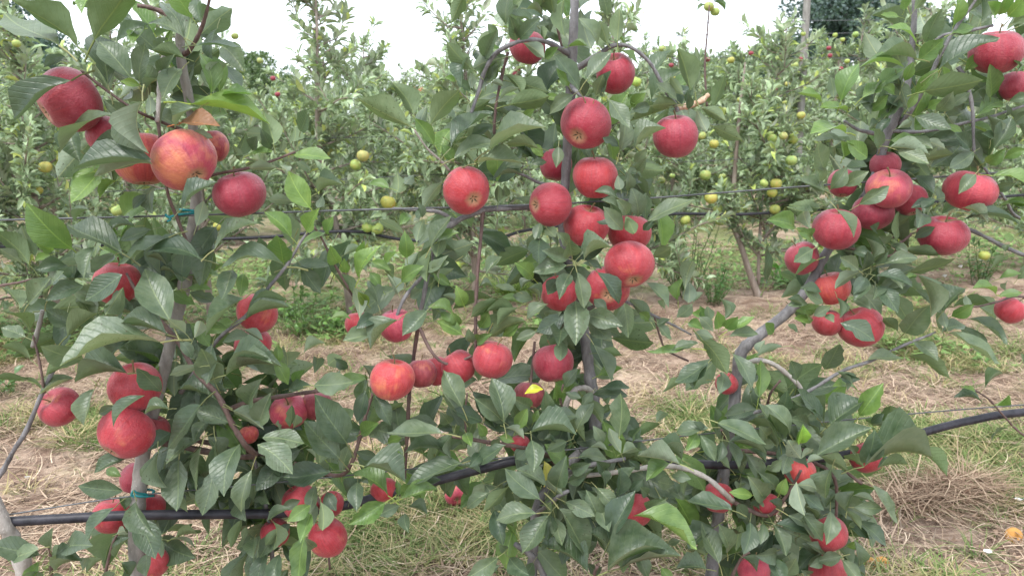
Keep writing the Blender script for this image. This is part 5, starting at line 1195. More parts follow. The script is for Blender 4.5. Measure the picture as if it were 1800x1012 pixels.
def grow_tree(seed, height, spread, nbr, leafL, dens, low=0.22, top=0.60):
    """skeleton and leaves of one slender orchard tree at the origin, x along the row"""
    r = random.Random(seed); g = np.random.default_rng(seed)
    sticks = []
    lean = r.uniform(-0.12, 0.12)
    tr = [Vector((0, 0, -0.03)), Vector((lean * 0.3, 0, height * 0.25)), Vector((lean, r.uniform(-.04, .04), height * 0.55)), Vector((lean * 0.7, r.uniform(-.06, .06), height * 0.85)), Vector((lean * 0.6 + r.uniform(-.05, .05), 0, height * 1.05))]
    sticks.append(("trunk", tr, [0.022, 0.018, 0.014, 0.009, 0.004]))
    Bs, Ds, Ns = [], [], []
    def at_tr(f):
        k = min(int(f * 4), 3); return tr[k].lerp(tr[k + 1], f * 4 - k)
    shoots = []
    for k in range(nbr):
        f = low + (0.97 - low) * ((k + r.random()) / nbr) ** 1.25
        p = at_tr(f)
        a = r.uniform(0, 6.283)
        ln = spread * (1.15 - 0.55 * f) * r.uniform(0.55, 1.15) * (1.0 if f < top else 0.30)
        d = Vector((math.cos(a) * 1.0, math.sin(a) * 0.75, r.uniform(-0.15, 0.9) + 0.2 * f)).normalized()
        pts = [p]
        for s in range(4):
            d = (d + Vector((r.gauss(0, .12), r.gauss(0, .12), 0.10 if r.random() < 0.7 else -0.18))).normalized()
            pts.append(pts[-1] + d * ln / 4)
        sticks.append(("branch", pts, [0.008, 0.0065, 0.005, 0.004, 0.0022])); shoots.append((pts, dens if f < top else dens * 0.6))
        for s in range(r.randint(2, 4) if f < top else 1):       # side shoots
            b0 = pts[r.randint(1, 3)]
            d2 = Vector((r.gauss(0, .6), r.gauss(0, .6), r.uniform(0.1, 1.1))).normalized()
            l2 = r.uniform(0.10, 0.32)
            q = [b0, b0 + d2 * l2 * 0.5, b0 + (d2 + Vector((0, 0, 0.15))).normalized() * l2]
            shoots.append((q, dens))
            if s == 0: sticks.append(("branch", q, [0.004, 0.003, 0.0015]))
    shoots.append((tr[2:], dens * 0.5))
    for pts, dn in shoots:
        tot = sum((pts[i + 1] - pts[i]).length for i in range(len(pts) - 1))
        nl = max(3, int(tot * dn))
        for k in range(nl):
            f = r.uniform(0.08, 1.0) * (len(pts) - 1); i = min(int(f), len(pts) - 2)
            p = pts[i].lerp(pts[i + 1], f - i); ax = (pts[i + 1] - pts[i]).normalized()
            out_ = Vector((r.gauss(0, 1), r.gauss(0, 1), r.gauss(0, 1))); out_ = (out_ - ax * out_.dot(ax)).normalized()
            d = (ax * r.uniform(0.15, 1.0) + out_ * r.uniform(0.5, 1.0) + Vector((0, 0, r.uniform(-0.35, 0.35)))).normalized()
            nn = (ax * 0.8 + Vector((0, 0, 0.8)) + Vector((r.gauss(0, .35), r.gauss(0, .35), r.gauss(0, .2))))
            nn = (nn - d * nn.dot(d)).normalized()
            Bs.append(p + out_ * 0.012); Ds.append(d); Ns.append(nn)
    n = len(Bs)
    L = g.normal(leafL, leafL * 0.2, n).clip(leafL * 0.5, leafL * 1.5); W = L * g.uniform(0.30, 0.44, n)
    f = g.uniform(0, 1, n)
    col = lerp3((2.3, 2.15, 2.2), (5.2, 4.7, 4.8), f ** 1.1)  # pale greyish tints: haze and skylight put into the leaf colour
    yl = g.uniform(0, 1, n) < 0.06; col[yl] *= np.array([1.5, 1.4, 0.7])
    return sticks, np.array([tuple(v) for v in Bs]), np.array([tuple(v) for v in Ds]), np.array([tuple(v) for v in Ns]), L, W, col
def sticks_mesh(name, sticks, sides=5, n=3):
    VV, Q, T, off = [], [], [], 0
    for (_, pts, rad) in sticks:
        pth, rr = smooth_path(pts, rad, n)
        v, q, t = tube_arrays(pth, rr, sides)
        VV.append(v); Q.append(q + off); T.append(t + off); off += len(v)
    return mesh_np(name, np.concatenate(VV), [np.concatenate(Q), np.concatenate(T)])

# one leaf shape for each of four curls, for the leaves of the second row that are parts
SMALL = []
for i in range(5):
    v, q, t, c = leaf_cards(np.array([[0., 0, 0]]), np.array([[0., 1, 0]]), np.array([[0., 0, 1]]), np.array([1.0]), np.array([1.0]), np.ones((1, 3)), 0.1 + 0.08 * i, 0.03 + 0.04 * i)
    me = mesh_np("small_leaf_shape", v, [q, t]); me.materials.append(M_LEAF_S if False else None) if False else None
    SMALL.append(me)
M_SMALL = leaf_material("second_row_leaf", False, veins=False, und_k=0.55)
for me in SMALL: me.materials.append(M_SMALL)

ROT = Matrix.Rotation(ROW_ANG, 3, 'Z')
RN = np.array(ROT)
ROW2_TREES = [
 (-115, 1.62, "young tree of the second row at the left edge, beneath the dark wood"),
 (110, 1.55, "second row tree behind the outer leaves left of the near trunk"),
 (372, 1.72, "second row tree with a thin pale stem, right of the big blushed apple"),
 (618, 1.78, "tall second row tree standing against the white sky, left of the roof"),
 (838, 1.66, "young tree of the second row behind the single apple on the wire"),
 (1085, 1.60, "young tree of the second row behind the chain of red apples"),
 (1330, 1.50, "second row tree with a bare forked trunk and many yellow apples, right of the chain"),
 (1575, 1.55, "young tree of the second row behind the leaning right trunk"),
 (1830, 1.55, "young tree of the second row at the right edge"),
]
for ti, (px, hgt, lab) in enumerate(ROW2_TREES):
    # foot of the tree: ground point on the second row's line at this column
    py = 520
    for _ in range(12):
        q0, dep = row_plane(px, py, ROW2); py += q0.z * FPX / dep
    foot = Vector((q0.x, q0.y, 0))
    sticks, B, D, Nn, L, W, col = grow_tree(40 + ti, hgt, 0.62, 34, 0.060, 150, 0.16)
    root = empty("apple_tree", foot)
    tag(root, lab, "apple tree", "yellow apple trees of the second row")
    if px == 1330:
        sticks[0] = ("trunk", [at2(1334, 524)[0] - foot, at2(1318, 480)[0] - foot, at2(1302, 430)[0] - foot, at2(1289, 388)[0] - foot, at2(1292, 300)[0] - foot, at2(1300, 200, 3)[0] - foot, at2(1310, 110)[0] - foot], [0.026, 0.019, 0.017, 0.016, 0.013, 0.009, 0.004])
        sticks.append(("branch", [at2(1333, 500)[0] - foot, at2(1334, 440)[0] - foot, at2(1338, 380)[0] - foot, at2(1345, 300)[0] - foot, at2(1372, 205)[0] - foot], [0.012, 0.010, 0.009, 0.007, 0.004]))
        w = ROT.transposed()
        sticks = [(s[0], [w @ p for p in s[1]], s[2]) if (i == 0 or i == len(sticks) - 1) else s for i, s in enumerate(sticks)]
    def to_world(p): return p @ RN.T + np.array(foot)
    me = sticks_mesh("trunk", [sticks[0]], 8, 5); me.transform(ROT.to_4x4()); t_ = link("trunk", me, None, M_ROW2); t_.parent = root
    for s in sticks[1:]:
        me = sticks_mesh("branch", [s], 5, 3); me.transform(ROT.to_4x4()); t_ = link("branch", me, None, M_ROW2); t_.parent = root
    # the largest-showing 110 leaves are parts, the rest one mass
    order = np.argsort(B[:, 1] - L * 3 + rng.uniform(0, 0.3, len(B)))
    sel, rest = order[:110], order[110:]
    for k in sel:
        S = np.cross(D[k], Nn[k]); 
        Mx = Matrix(np.array([S * W[k], D[k] * L[k], Nn[k] * L[k]]).T.tolist())
        Mx = (ROT @ Mx).to_4x4(); Mx.translation = ROT @ Vector(B[k])
        o = bpy.data.objects.new("leaf", SMALL[int(k) % 5]); C.objects.link(o); o.parent = root; o.matrix_basis = Mx
        o.color = tuple(col[k]) + (1,)
    v, q, t, c = leaf_cards(B[rest] @ RN.T, D[rest] @ RN.T, Nn[rest] @ RN.T, L[rest], W[rest], col[rest])
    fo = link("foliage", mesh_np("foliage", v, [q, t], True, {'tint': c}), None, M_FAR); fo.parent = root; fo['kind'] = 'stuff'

# yellow apples of the second row: x y r, label
YEL = [
(29,77,8,"yellow apple high at the left edge against the dark wood"),(5,100,6,"yellow apple cut by the left edge under the dark wood"),(112,278,13,"left one of two yellow-green apples just below the top left crimson apple"),(148,266,12,"right one of two yellow-green apples just below the top left crimson apple"),
(80,294,12,"yellow-green apple half hidden, lower left of the pair under the crimson apple"),(42,255,7,"small pale apple in the leaves at far left under the broad leaf"),(68,335,8,"orange-tinged yellow apple near the left edge above the upper wire"),(206,370,11,"yellow apple just above the upper wire, left of the teal tie"),
(383,398,9,"orange-yellow apple under the wire below the lone crimson apple"),(397,90,7,"yellow apple on the thin pale stem against the sky"),(413,64,7,"green apple on the thin pale stem, above the yellow one"),(457,107,6,"small yellow apple right of the thin pale stem"),
(426,124,5,"upper of two tiny green apples near the thin pale stem"),(425,137,5,"lower of two tiny green apples near the thin pale stem"),(550,85,7,"yellow apple near the skyline in the middle left"),(638,274,12,"upper apple of a yellow-green pair left of the pale speckled leaf"),
(625,290,11,"lower apple of a yellow-green pair left of the pale speckled leaf"),(682,356,14,"large orange-yellow apple on the upper wire left of the bent branch"),(645,400,10,"left one of two yellow-green apples over the second row's hose"),(663,402,12,"right one of two yellow-green apples over the second row's hose"),
(577,440,10,"yellow apple hidden behind the pale shoot left of the bent branch"),(694,230,7,"small yellow apple beside the pale speckled leaf"),(714,271,6,"small yellow apple below the pale speckled leaf"),(801,467,11,"bright lemon apple hanging low over the straw, left of the thin dangling shoot"),
(801,378,8,"yellow apple just under the bent branch and the wire"),(905,340,6,"small orange-yellow apple behind the bent branch near the chain"),(971,245,6,"small yellow apple left of the top chain apple"),(1246,12,10,"upper of two green apples alone against the sky on a tall bare twig"),
(1257,21,9,"lower of two green apples alone against the sky on a tall bare twig"),(1118,144,10,"green apple beside the right shoulder of the crimson apple on the stem"),(1187,136,7,"green apple above the torn wood stub"),(1163,86,6,"pale green apple left of the tall bare twig, near the sky"),
(1285,106,7,"orange-tinged apple on the skyline right of the tall bare twig"),(1397,115,7,"pale green apple left of the wooden post"),(1384,148,5,"small green apple below the wooden post"),(1301,175,6,"pale yellow apple alone in the leaves, right of the stub"),
(1272,195,7,"green apple in the leaves lower right of the stub"),(1379,180,5,"small green apple above the cluster of yellow apples"),(1357,243,9,"left apple of the yellow cluster over the forked trunk tree"),(1377,239,8,"middle apple of the yellow cluster over the forked trunk tree"),
(1392,245,11,"right apple of the yellow cluster over the forked trunk tree"),(1397,230,7,"small apple on top of the yellow cluster"),(1347,273,7,"brownish apple below the left of the yellow cluster"),(1391,282,11,"olive yellow apple alone below the yellow cluster"),
(1408,203,8,"green apple right above the yellow cluster, beside a pale leaf"),(1255,253,9,"orange-yellow apple right of the hanging crimson apple"),(1234,239,8,"green apple touching the right side of the hanging crimson apple"),(1240,308,11,"green apple over the wire, below right of the hanging crimson apple"),
(1270,311,7,"smaller green apple over the wire beside the larger one"),(1343,322,8,"left apple of the trio above the wire"),(1364,323,11,"orange-topped apple of the trio above the wire"),(1357,339,10,"green apple of the trio just under the wire"),
(1250,348,12,"yellow apple with an orange cheek just under the wire, above the hose"),(1262,367,9,"green apple touching the second row's hose"),(1266,387,11,"yellow-green apple hanging below the second row's hose"),(1205,387,10,"green apple below the hose, left of the tall feathery weed"),
(1362,368,10,"green apple over the hose right of the forked trunk"),(1385,383,11,"yellow apple below the hose right of the forked trunk"),(1347,410,7,"yellowish apple low beside the forked trunk"),(1730,449,10,"olive green apple low among stems at the right edge"),
(1504,61,6,"pale yellow apple before the dark wood at right"),(1489,108,5,"small green apple below the dark wood"),(1420,73,5,"green apple touching the wooden post"),(1670,226,10,"pale green apple between leaves, left of the thin hanging right branch"),
(1689,226,8,"second pale green apple behind the thin hanging right branch"),(1764,367,7,"upper of two small yellow apples far right below the wire"),(1772,377,7,"lower of two small yellow apples far right below the wire"),(1796,372,7,"yellow apple cut by the right edge below the wire"),
(1163,317,7,"small yellow apple left of the hose under the hanging crimson apple"),(1182,309,5,"tiny green apple left of the hose under the hanging crimson apple"),(1276,241,6,"small green apple between the crimson hanging apple and the cluster"),
]
yr = random.Random(9)
for (x_, y_, r_, lab) in YEL:
    r_ = r_ * 0.94
    d_ = yr.uniform(8, 36) if y_ > 60 else yr.uniform(0, 20)
    P, dep = at2(x_, y_, d_)
    k = dep / FPX
    if r_ < 7:                                        # the small ones hang further back
        f = 7.5 / r_; P = CAM + ray(x_, y_) * dep * min(f, 1.3); k *= min(f, 1.3)
    o = bpy.data.objects.new("apple", APM_Y[yr.randrange(4)]); C.objects.link(o)
    ax = Vector((yr.gauss(0, .3), yr.gauss(0, .3), 1)).normalized()
    o.matrix_basis = Matrix.Translation(P) @ Vector((0, 0, 1)).rotation_difference(ax).to_matrix().to_4x4() @ Matrix.Rotation(yr.uniform(0, 6.28), 4, 'Z') @ Matrix.Diagonal((r_ * k, r_ * k, r_ * k * 0.98, 1))
    g = 'orange' in lab or 'brown' in lab
    o.color = (1.12, 0.97, 0.8, 1) if g else (yr.uniform(0.85, 1.15), yr.uniform(0.95, 1.15), yr.uniform(0.8, 1.2), 1)
    tag(o, lab, "apple", "yellow apples on the second row")
    for nm, me in (("stalk", STALK), ("calyx", CALYX)):
        c = bpy.data.objects.new(nm, me); C.objects.link(c); c.parent = o
# the tall twig that carries two apples against the sky
root = empty("apple_shoot", at2(1243, 175, 10)[0])
tag(root, "tall bare twig rising to two green apples against the sky", "shoot")
tube("stem", [at2(1243, 190, 10)[0], at2(1239, 120, 10)[0], at2(1243, 60, 10)[0], at2(1247, 10, 10)[0]], [0.007, 0.006, 0.005, 0.004], M_TWIG, root, 6)
for (bx, by, tx, ty) in ((1240, 8, 1225, 20), (1252, 2, 1275, 20), (1250, 0, 1273, 3), (1244, 2, 1224, 4)):
    a, dep = at2(bx, by, 14); b_, _ = at2(tx, ty, 14)
    dd = (b_ - a); Ln = dd.length; dd.normalize(); nn = (Vector((0, -0.6, 0.8)) - dd * dd.dot(Vector((0, -0.6, 0.8)))).normalized(); ss = dd.cross(nn)
    o = bpy.data.objects.new("leaf", SMALL[2]); C.objects.link(o); o.parent = root
    Mx = Matrix((ss * Ln * 0.4, dd * Ln, nn * Ln)).transposed().to_4x4(); Mx.translation = a - root.location
    o.matrix_basis = Mx; o.color = (1.4, 1.6, 1.1, 1)

# second row's hose and wires
def run2(name, pts, rad, mat, off=ROW2, d=20):
    P3 = []
    for (x_, y_) in pts:
        p_, dep = row_plane(x_, y_, off); P3.append(CAM + ray(x_, y_) * (dep - d * 0.01))
    return tube(name, P3, [rad] * len(P3), mat, None, 8, 0, 5)
o = run2("irrigation_hose", [(-200, 440), (0, 434), (110, 434), (340, 422), (480, 416), (560, 408), (640, 408), (700, 420), (825, 428), (880, 418), (930, 404), (1060, 388), (1180, 376), (1290, 377), (1400, 371), (1600, 358), (1900, 335)], 0.0085, M_HOSE)
tag(o, "thin black hose looping along the second row", "hose")
o = run2("wire", [(-200, 352), (0, 346), (130, 340), (400, 326), (800, 305), (1200, 285), (1500, 270), (1900, 250)], 0.0022, M_WIRE, d=5)
tag(o, "lower trellis wire of the second row among its leaves", "wire", "trellis wires of the second row")
o = run2("wire", [(-200, 262), (0, 254), (340, 247), (700, 240), (1180, 222), (1500, 212), (1900, 196)], 0.0018, M_WIRE, d=0)
tag(o, "upper trellis wire of the second row among its leaves", "wire", "trellis wires of the second row")

# ---------------------------------------------------------------- rows further back: copies of five trees
PROTO = []
for i in range(6):
    red = i % 2 == 1
    sticks, B, D, Nn, L, W, col = grow_tree(500 + i, 1.5 + 0.1 * (i % 3), 0.60, 28, 0.074, 112, 0.05, 0.75)
    col = col * 0.95
    me_t = sticks_mesh("trunk", sticks, 4, 2); me_t.materials.append(M_ROW2)
    v, q, t, c = leaf_cards(B, D, Nn, L, W, col)
    me_f = mesh_np("foliage", v, [q, t], True, {'tint': c}); me_f.materials.append(M_FAR)
    PROTO.append((me_t, me_f))
fr = random.Random(31)
spots = []
for row in range(1, 7):
    off = ROW2 + 3.4 * row
    c0, _ = row_plane(900, 300, off)
    half = 0.75 * off + 2.5
    s = -half
    while s < half:
        s += fr.uniform(0.62, 0.85) * (1 if row < 3 else 1.5)
        p = ROW_N * off + ROW_DIR * (s - off * math.sin(ROW_ANG) * 0.0)
        spots.append((p.x, p.y, row))
FAR_LAB = {1: "leafy apple tree of the third row, seen between the trees of the second", 2: "leafy apple tree of the fourth row, only its upper part showing"}
far_trees = []
for (x_, y_, row) in spots:
    k = fr.randrange(6)
    o = empty("apple_tree", (x_, y_, 0))
    o.rotation_euler.z = fr.uniform(0, 6.28)
    sc = fr.uniform(0.9, 1.1) * (1.0 + 0.03 * min(row, 5)) * (1.0 + 0.07 * min(max((x_ / y_ - 0.12) * 4, 0), 1)); o.scale = (sc, sc, sc)
    tag(o, FAR_LAB.get(row, "small leafy apple tree in the far rows below the skyline"), "apple tree", "apple trees of the third row" if row == 1 else ("apple trees of the fourth row" if row == 2 else "apple trees of the far rows"))
    for nm, me in (("trunk", PROTO[k][0]), ("foliage", PROTO[k][1])):
        c = bpy.data.objects.new(nm, me); C.objects.link(c); c.parent = o
        if nm == "foliage": c['kind'] = 'stuff'
# tiny red and green apples in those rows
TINY = [(1320,94,1),(1347,99,1),(1355,103,1),(1368,105,1),(1407,104,1),(1362,157,1),(1457,85,1),(1459,98,1),(1478,121,1),(1244,105,1),(1180,115,1),(966,121,1),(910,122,1),(905,130,1),(594,105,1),(480,138,1),(488,166,1),(415,134,1),(540,113,1),(1468,62,0),(1481,70,0),(1333,156,0),(1412,60,0)]
for (x_, y_, rd) in TINY:
    P, dep = row_plane(x_, y_, ROW2 + 3.2)
    o = bpy.data.objects.new("apple", (APM if rd else APM_Y)[yr.randrange(4)]); C.objects.link(o)
    R_ = 0.025; o.matrix_basis = Matrix.Translation(P) @ Matrix.Rotation(yr.uniform(0, 6), 4, 'Z') @ Matrix.Diagonal((R_, R_, R_, 1))
    o.color = (0.65, 0.7, 0.8, 0.1) if rd else (1, 1.1, 1, 1)
    tag(o, "tiny red apple far back in the third row" if rd else "tiny yellow apple far back in the third row", "apple", "tiny red apples of the third row" if rd else "tiny yellow apples of the third row")

# posts and wires of the third row
P, dep = row_plane(1415, 60, ROW2 + 3.4)
root = empty("trellis_post", (P.x, P.y, 0)); tag(root, "grey weathered wooden trellis post standing before the dark wood", "post", "trellis posts")
tube("post", [(P.x, P.y, -0.1), (P.x, P.y, 1.0), (P.x + 0.005, P.y, 2.75)], [0.04, 0.038, 0.036], M_TRUNK, root, 12, 0.03)
P2, dep2 = row_plane(1473, 90, ROW2 + 6.8)
root = empty("trellis_post", (P2.x, P2.y, 0)); tag(root, "short brown trellis post further back, right of the grey one", "post", "trellis posts")
tube("post", [(P2.x, P2.y, -0.1), (P2.x, P2.y, 1.0), (P2.x, P2.y, (P2.z + 0.17))], [0.045, 0.043, 0.04], M_ROW2, root, 10, 0.05)
for (pts, lab) in (([(900, 104), (1200, 101), (1415, 102), (1580, 103), (1900, 100)], "lowest of three thin wires fixed to the grey wooden post"),
                   ([(1000, 52), (1300, 38), (1415, 37), (1580, 35), (1900, 30)], "topmost of three thin wires fixed to the grey wooden post"),
                   ([(1000, 70), (1300, 60), (1430, 60), (1580, 56), (1900, 50)], "middle one of three thin wires fixed to the grey wooden post")):
    o = run2("wire", pts, 0.0035, M_WIRE, ROW2 + 3.4, 3); tag(o, lab, "wire", "trellis wires of the third row")

# ---------------------------------------------------------------- tall dark trees and the house behind the orchard
def big_tree(name, label, x_, y_, h, w, tone, seed, group="tall trees behind the orchard"):
    r = random.Random(seed); g = np.random.default_rng(seed)
    root = empty(name, (x_, y_, 0)); tag(root, label, "tree", group)
    tube("trunk", [(x_, y_, -0.2), (x_, y_, h * 0.4), (x_ + 0.2, y_, h * 0.85)], [h * 0.03, h * 0.022, h * 0.008], M_BARK, root, 8)
    for k in range(5):
        a = r.uniform(0, 6.28); z0 = h * r.uniform(0.25, 0.6)
        tube("limb", [(x_, y_, z0), (x_ + math.cos(a) * w * .2, y_ + math.sin(a) * w * .2, z0 + h * .12), (x_ + math.cos(a) * w * .36, y_ + math.sin(a) * w * .36, z0 + h * .2)], [h * .012, h * .008, h * .004], M_BARK, root, 6)
    cen = []
    for k in range(34):
        a = r.uniform(0, 6.28); f = r.random()
        rad = w * 0.5 * math.sqrt(r.random()) * (0.55 + 0.6 * math.sin(math.pi * min(1, f * 0.85 + 0.12)))
        cen.append((math.cos(a) * rad, math.sin(a) * rad, h * (0.18 + 0.78 * f), w * r.uniform(0.10, 0.19)))
    cen = np.array(cen)
    n = 9000; pick = g.integers(0, len(cen), n)
    u = unit(g.normal(size=(n, 3))); rad = g.uniform(0.35, 1.0, n) ** 0.5
    B = cen[pick, :3] + u * (cen[pick, 3] * rad)[:, None]
    D = unit(u + g.normal(size=(n, 3)) * 0.7); Nn = g.normal(size=(n, 3)); Nn = unit(Nn - D * (Nn * D).sum(1)[:, None])
    L = np.full(n, w * 0.04) * g.uniform(0.7, 1.3, n)
    col = lerp3(tone[0], tone[1], g.uniform(0, 1, n))
    v, q, t, c = leaf_cards(B, D, Nn, L, L * 0.6, col)
    o = link("crown", mesh_np("crown", v, [q, t], True, {'tint': c}), None, M_FAR); o.parent = root
    return root
def far_at(px, dist):
    r = ray(px, 200); s = dist / r.y
    return CAM.x + r.x * s, dist
DARK = ((0.6, 0.8, 1.05), (1.2, 1.45, 1.7)); MID = ((0.9, 1.1, 0.8), (1.6, 1.8, 1.1))  # bluish cast of DARK is distance haze painted into the leaves
for (px, dist, h, w, tone, name, lab) in (
    (1405, 41, 6.5, 4.0, DARK, "dark_tree", "dark broad tree behind the grey wooden post"), (1470, 38, 7.2, 4.2, DARK, "dark_tree", "tall dark tree just right of the grey wooden post"),
    (1515, 37, 7.2, 4.6, DARK, "dark_tree", "dark tree left of the leaning right trunk's top"), (1570, 41, 6.5, 4.6, DARK, "dark_tree", "dark tree hidden behind the leaning right trunk's top"),
    (1660, 46, 5.6, 4.5, MID, "leafy_tree", "mid green tree behind the large top right apple"),
    (-20, 33, 6.4, 4.6, DARK, "dark_tree", "dark tree at the top left corner"), (60, 36, 5.6, 4.2, DARK, "dark_tree", "dark tree right of the top left corner one, behind leaves"),
    (140, 44, 4.9, 4.6, MID, "leafy_tree", "mid green tree behind the top left branch"),
    (440, 46, 4.8, 4.4, MID, "leafy_tree", "rounded pale green tree on the skyline right of the left trunk"), (520, 50, 3.9, 4.0, MID, "leafy_tree", "low green tree on the skyline left of the tall second row tree"),
    (1010, 52, 4.2, 4.4, MID, "leafy_tree", "low green tree on the skyline behind the central stem"), (1230, 50, 4.0, 4.6, MID, "leafy_tree", "low green tree on the skyline right of the central tree"), (1320, 46, 4.4, 4.2, MID, "leafy_tree", "green tree on the skyline left of the dark wood")):
    x_, y_ = far_at(px, dist)
    big_tree(name, lab, x_, y_, h, w, tone, int(px) + 700)
# house: only its tiled roof and a strip of wall clear the leaves
hx0, hy0 = far_at(752, 80)
root = empty("house", (hx0, hy0, 0)); tag(root, "distant house with an orange tiled roof on the skyline, left of the central tree", "house")
m_wall = flat_mat("pale_render", (0.62, 0.58, 0.52), 0.9, 3, (0.7, 0.66, 0.6))
m_tile = flat_mat("orange_roof_tiles", (0.36, 0.12, 0.06), 0.85, 6, (0.5, 0.2, 0.1))
hw, hd, hh, rh = 2.6, 3.0, 3.05, 0.95
V = [(-hw, -hd, 0), (hw, -hd, 0), (hw, hd, 0), (-hw, hd, 0), (-hw, -hd, hh), (hw, -hd, hh), (hw, hd, hh), (-hw, hd, hh), (-hw, 0, hh + rh * .95), (hw, 0, hh + rh * .95)]
me = mesh_np("wall", V, [np.array([(0, 1, 5, 4), (1, 2, 6, 5), (2, 3, 7, 6), (3, 0, 4, 7)]), np.array([(4, 8, 7), (5, 6, 9)])], False)
o = link("wall", me, None, m_wall); o.parent = root
V, Q = [], []
for side in (-1, 1):                                  # rows of tiles as stepped courses
    for k in range(9):
        f0, f1 = k / 9, (k + 1) / 9 + 0.03
        for f, lift in ((f0, 0.10), (f1, 0.04)):
            yy = side * hd * 1.12 * (1 - f); zz = hh - 0.1 + (rh + 0.12) * f
            V += [(-hw * 1.08, yy, zz + lift), (hw * 1.08, yy, zz + lift)]
        b0 = len(V) - 4; Q.append((b0, b0 + 1, b0 + 3, b0 + 2))
me = mesh_np("roof", V, [np.array(Q)], False); o = link("roof", me, None, m_tile); o.parent = root
for wx in (-1.3, 1.3):
    V = [(wx - .45, -hd - .02, 1.0), (wx + .45, -hd - .02, 1.0), (wx + .45, -hd - .02, 2.3), (wx - .45, -hd - .02, 2.3), (wx - .45, -hd + .1, 1.0), (wx + .45, -hd + .1, 1.0), (wx + .45, -hd + .1, 2.3), (wx - .45, -hd + .1, 2.3)]
    me = mesh_np("window", V, [np.array([(0, 1, 2, 3), (0, 4, 5, 1), (1, 5, 6, 2), (2, 6, 7, 3), (3, 7, 4, 0)])], False); o = link("window", me, None, M_HOSE); o.parent = root

# ---------------------------------------------------------------- weeds that stand up, and bindweed flowers
M_STEM = flat_mat('green_stem', (0.07, 0.11, 0.03), 0.6, 60, (0.14, 0.2, 0.07))
def weed(name, label, px, py, h, spread, nst, leafL, leafW, tint, seed):
    r = random.Random(seed); P, dep = ground_at(px, py)
    root = empty(name, (P.x, P.y, 0)); tag(root, label, "weed")
    Bs, Ds, Ns, st = [], [], [], []
    for k in range(nst):
        a = r.uniform(0, 6.28); s0 = Vector((math.cos(a), math.sin(a), 0)) * spread * 0.4 * r.random()
        hh_ = h * r.uniform(0.55, 1.05); tip = s0 + Vector((math.cos(a) * spread * r.random(), math.sin(a) * spread * r.random(), hh_))
        mid = s0.lerp(tip, 0.5) + Vector((r.gauss(0, .02), r.gauss(0, .02), 0)); pts = [s0, mid, tip]
        st.append(("stem", pts, [0.003, 0.0025, 0.0012]))
        for j in range(int(hh_ / (0.006 if 'feathery' in name else 0.016))):
            f = r.uniform(0.1, 1.0) * 2; i = min(int(f), 1); p = pts[i].lerp(pts[i + 1], f - i)
            d = Vector((r.gauss(0, 1), r.gauss(0, 1), r.uniform(-0.2, 0.9))).normalized()
            nn = Vector((r.gauss(0, .3), r.gauss(0, .3), 1)); nn = (nn - d * nn.dot(d)).normalized()
            Bs.append(p); Ds.append(d); Ns.append(nn)
    g = np.random.default_rng(seed); n = len(Bs)
    L = leafL * g.uniform(0.6, 1.4, n)
    v, q, t, c = leaf_cards(np.array([tuple(b_) for b_ in Bs]), np.array([tuple(b_) for b_ in Ds]), np.array([tuple(b_) for b_ in Ns]), L, L * leafW, lerp3([x * .75 for x in tint], [x * 1.3 for x in tint], g.uniform(0, 1, n)))
    o = link("foliage", mesh_np("foliage", v, [q, t], True, {'tint': c}), None, M_FAR); o.parent = root; o['kind'] = 'stuff'
    me = sticks_mesh("stem", st, 4, 2); me.materials.append(M_STEM); o = bpy.data.objects.new("stem", me); C.objects.link(o); o.parent = root
weed("broadleaf_weed", "light green broadleaf weed on the soil between the left and central trees", 540, 592, 0.30, 0.16, 9, 0.035, 0.6, (1.9, 2.5, 1.2), 1)
weed("broadleaf_weed", "low light green weed right of the taller one between the left and central trees", 595, 585, 0.12, 0.13, 8, 0.035, 0.65, (1.9, 2.5, 1.1), 2)
weed("feathery_weed", "tall feathery green weed left of the forked trunk in the second row", 1205, 520, 0.52, 0.20, 22, 0.03, 0.16, (1.2, 1.9, 0.9), 3)
weed("feathery_weed", "second feathery weed close to the tall one, nearer the forked trunk", 1250, 535, 0.26, 0.16, 14, 0.03, 0.2, (1.1, 1.9, 0.9), 4)
weed("broadleaf_weed", "bushy dark weed under the second row at the right edge", 1725, 500, 0.30, 0.16, 14, 0.04, 0.35, (1.0, 1.5, 0.8), 5)
weed("broadleaf_weed", "small dock weed on the soil right of the forked trunk", 1385, 500, 0.10, 0.12, 8, 0.06, 0.4, (1.8, 2.8, 0.9), 6)
weed("broadleaf_weed", "low weed at the left edge beneath the small lone apple", 20, 700, 0.12, 0.12, 9, 0.04, 0.6, (1.0, 1.4, 0.7), 7)
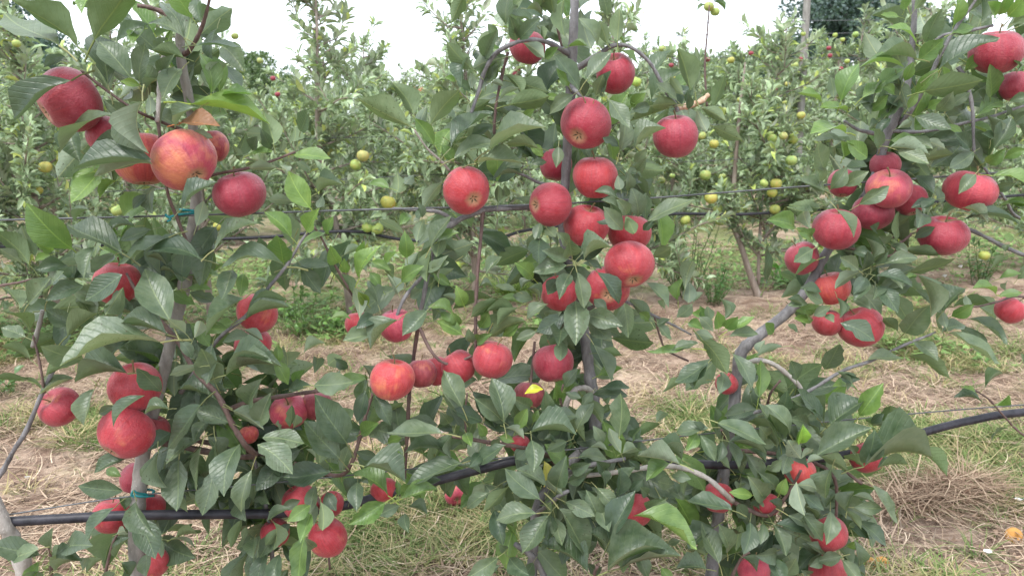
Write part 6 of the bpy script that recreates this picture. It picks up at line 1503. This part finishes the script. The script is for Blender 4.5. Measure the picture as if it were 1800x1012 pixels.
# grass tussock seen left of the chain's foot
P, dep = ground_at(905, 525); n = 420
an = rng.uniform(0, 6.28, n); d = np.stack([np.cos(an), np.sin(an), np.zeros(n)], -1)
p = np.stack([P.x + rng.normal(0, .06, n), P.y + rng.normal(0, .06, n), np.full(n, 0.0)], -1)
o = ribbon(p, d, np.clip(rng.normal(0.85, 0.1, n), 0.4, 0.99), rng.uniform(0.10, 0.30, n), rng.uniform(0.003, 0.006, n), rng.normal(0, .2, n), 4, lerp3((0.13, 0.22, 0.04), (0.36, 0.46, 0.11), rng.uniform(0, 1, n)), "grass_tussock", M_GRASS)
tag(o, "bright green grass tussock left of the foot of the apple chain", "grass tussock"); o['kind'] = 'stuff'
m_pet = flat_mat("white_petals", (0.8, 0.8, 0.78), 0.7)
FLW = [(1745, 860, "white bindweed flower on grass right of the hay ridge"), (1789, 889, "left of two white flowers at the right edge"), (1799, 884, "right of two white flowers at the right edge"), (1733, 1002, "small white flower near the bottom right corner"),
       (1688, 478, "white flower under the second row at right"), (1724, 470, "white flower beside the olive green low apple"), (1660, 495, "white flower left of the others under the second row"), (50, 852, "white petal scrap on straw at left"), (40, 930, "white petal scrap below the hose at left"), (778, 773, "white petal scrap behind the central tree"), (985, 992, "white petal scrap under the central tree at the bottom edge")]
fv, fq = [], []
for k in range(10):
    a = 2 * math.pi * k / 10; rr = 1.0 if k % 2 == 0 else 0.86
    fv += [(0.12 * math.cos(a), 0.12 * math.sin(a), 0.0), (rr * math.cos(a), rr * math.sin(a), 0.75)]
for k in range(10):
    k2 = (k + 1) % 10; fq.append((2 * k, 2 * k2, 2 * k2 + 1, 2 * k + 1))
FM = mesh_np("flower_shape", fv, [np.array(fq)]); FM.materials.append(m_pet)
for (x_, y_, lab) in FLW:
    P, dep = ground_at(x_, y_)
    o = bpy.data.objects.new("flower", FM); C.objects.link(o); s = (0.011 if y_ > 700 else 0.018)
    o.matrix_basis = Matrix.Translation((P.x, P.y, float(ground_h(P.x, P.y)) + 0.02)) @ Matrix.Rotation(yr.uniform(-.6, .2), 4, 'X') @ Matrix.Rotation(yr.uniform(0, 6), 4, 'Z') @ Matrix.Diagonal((s, s, s, 1))
    tag(o, lab, "flower", "white flowers on the ground")
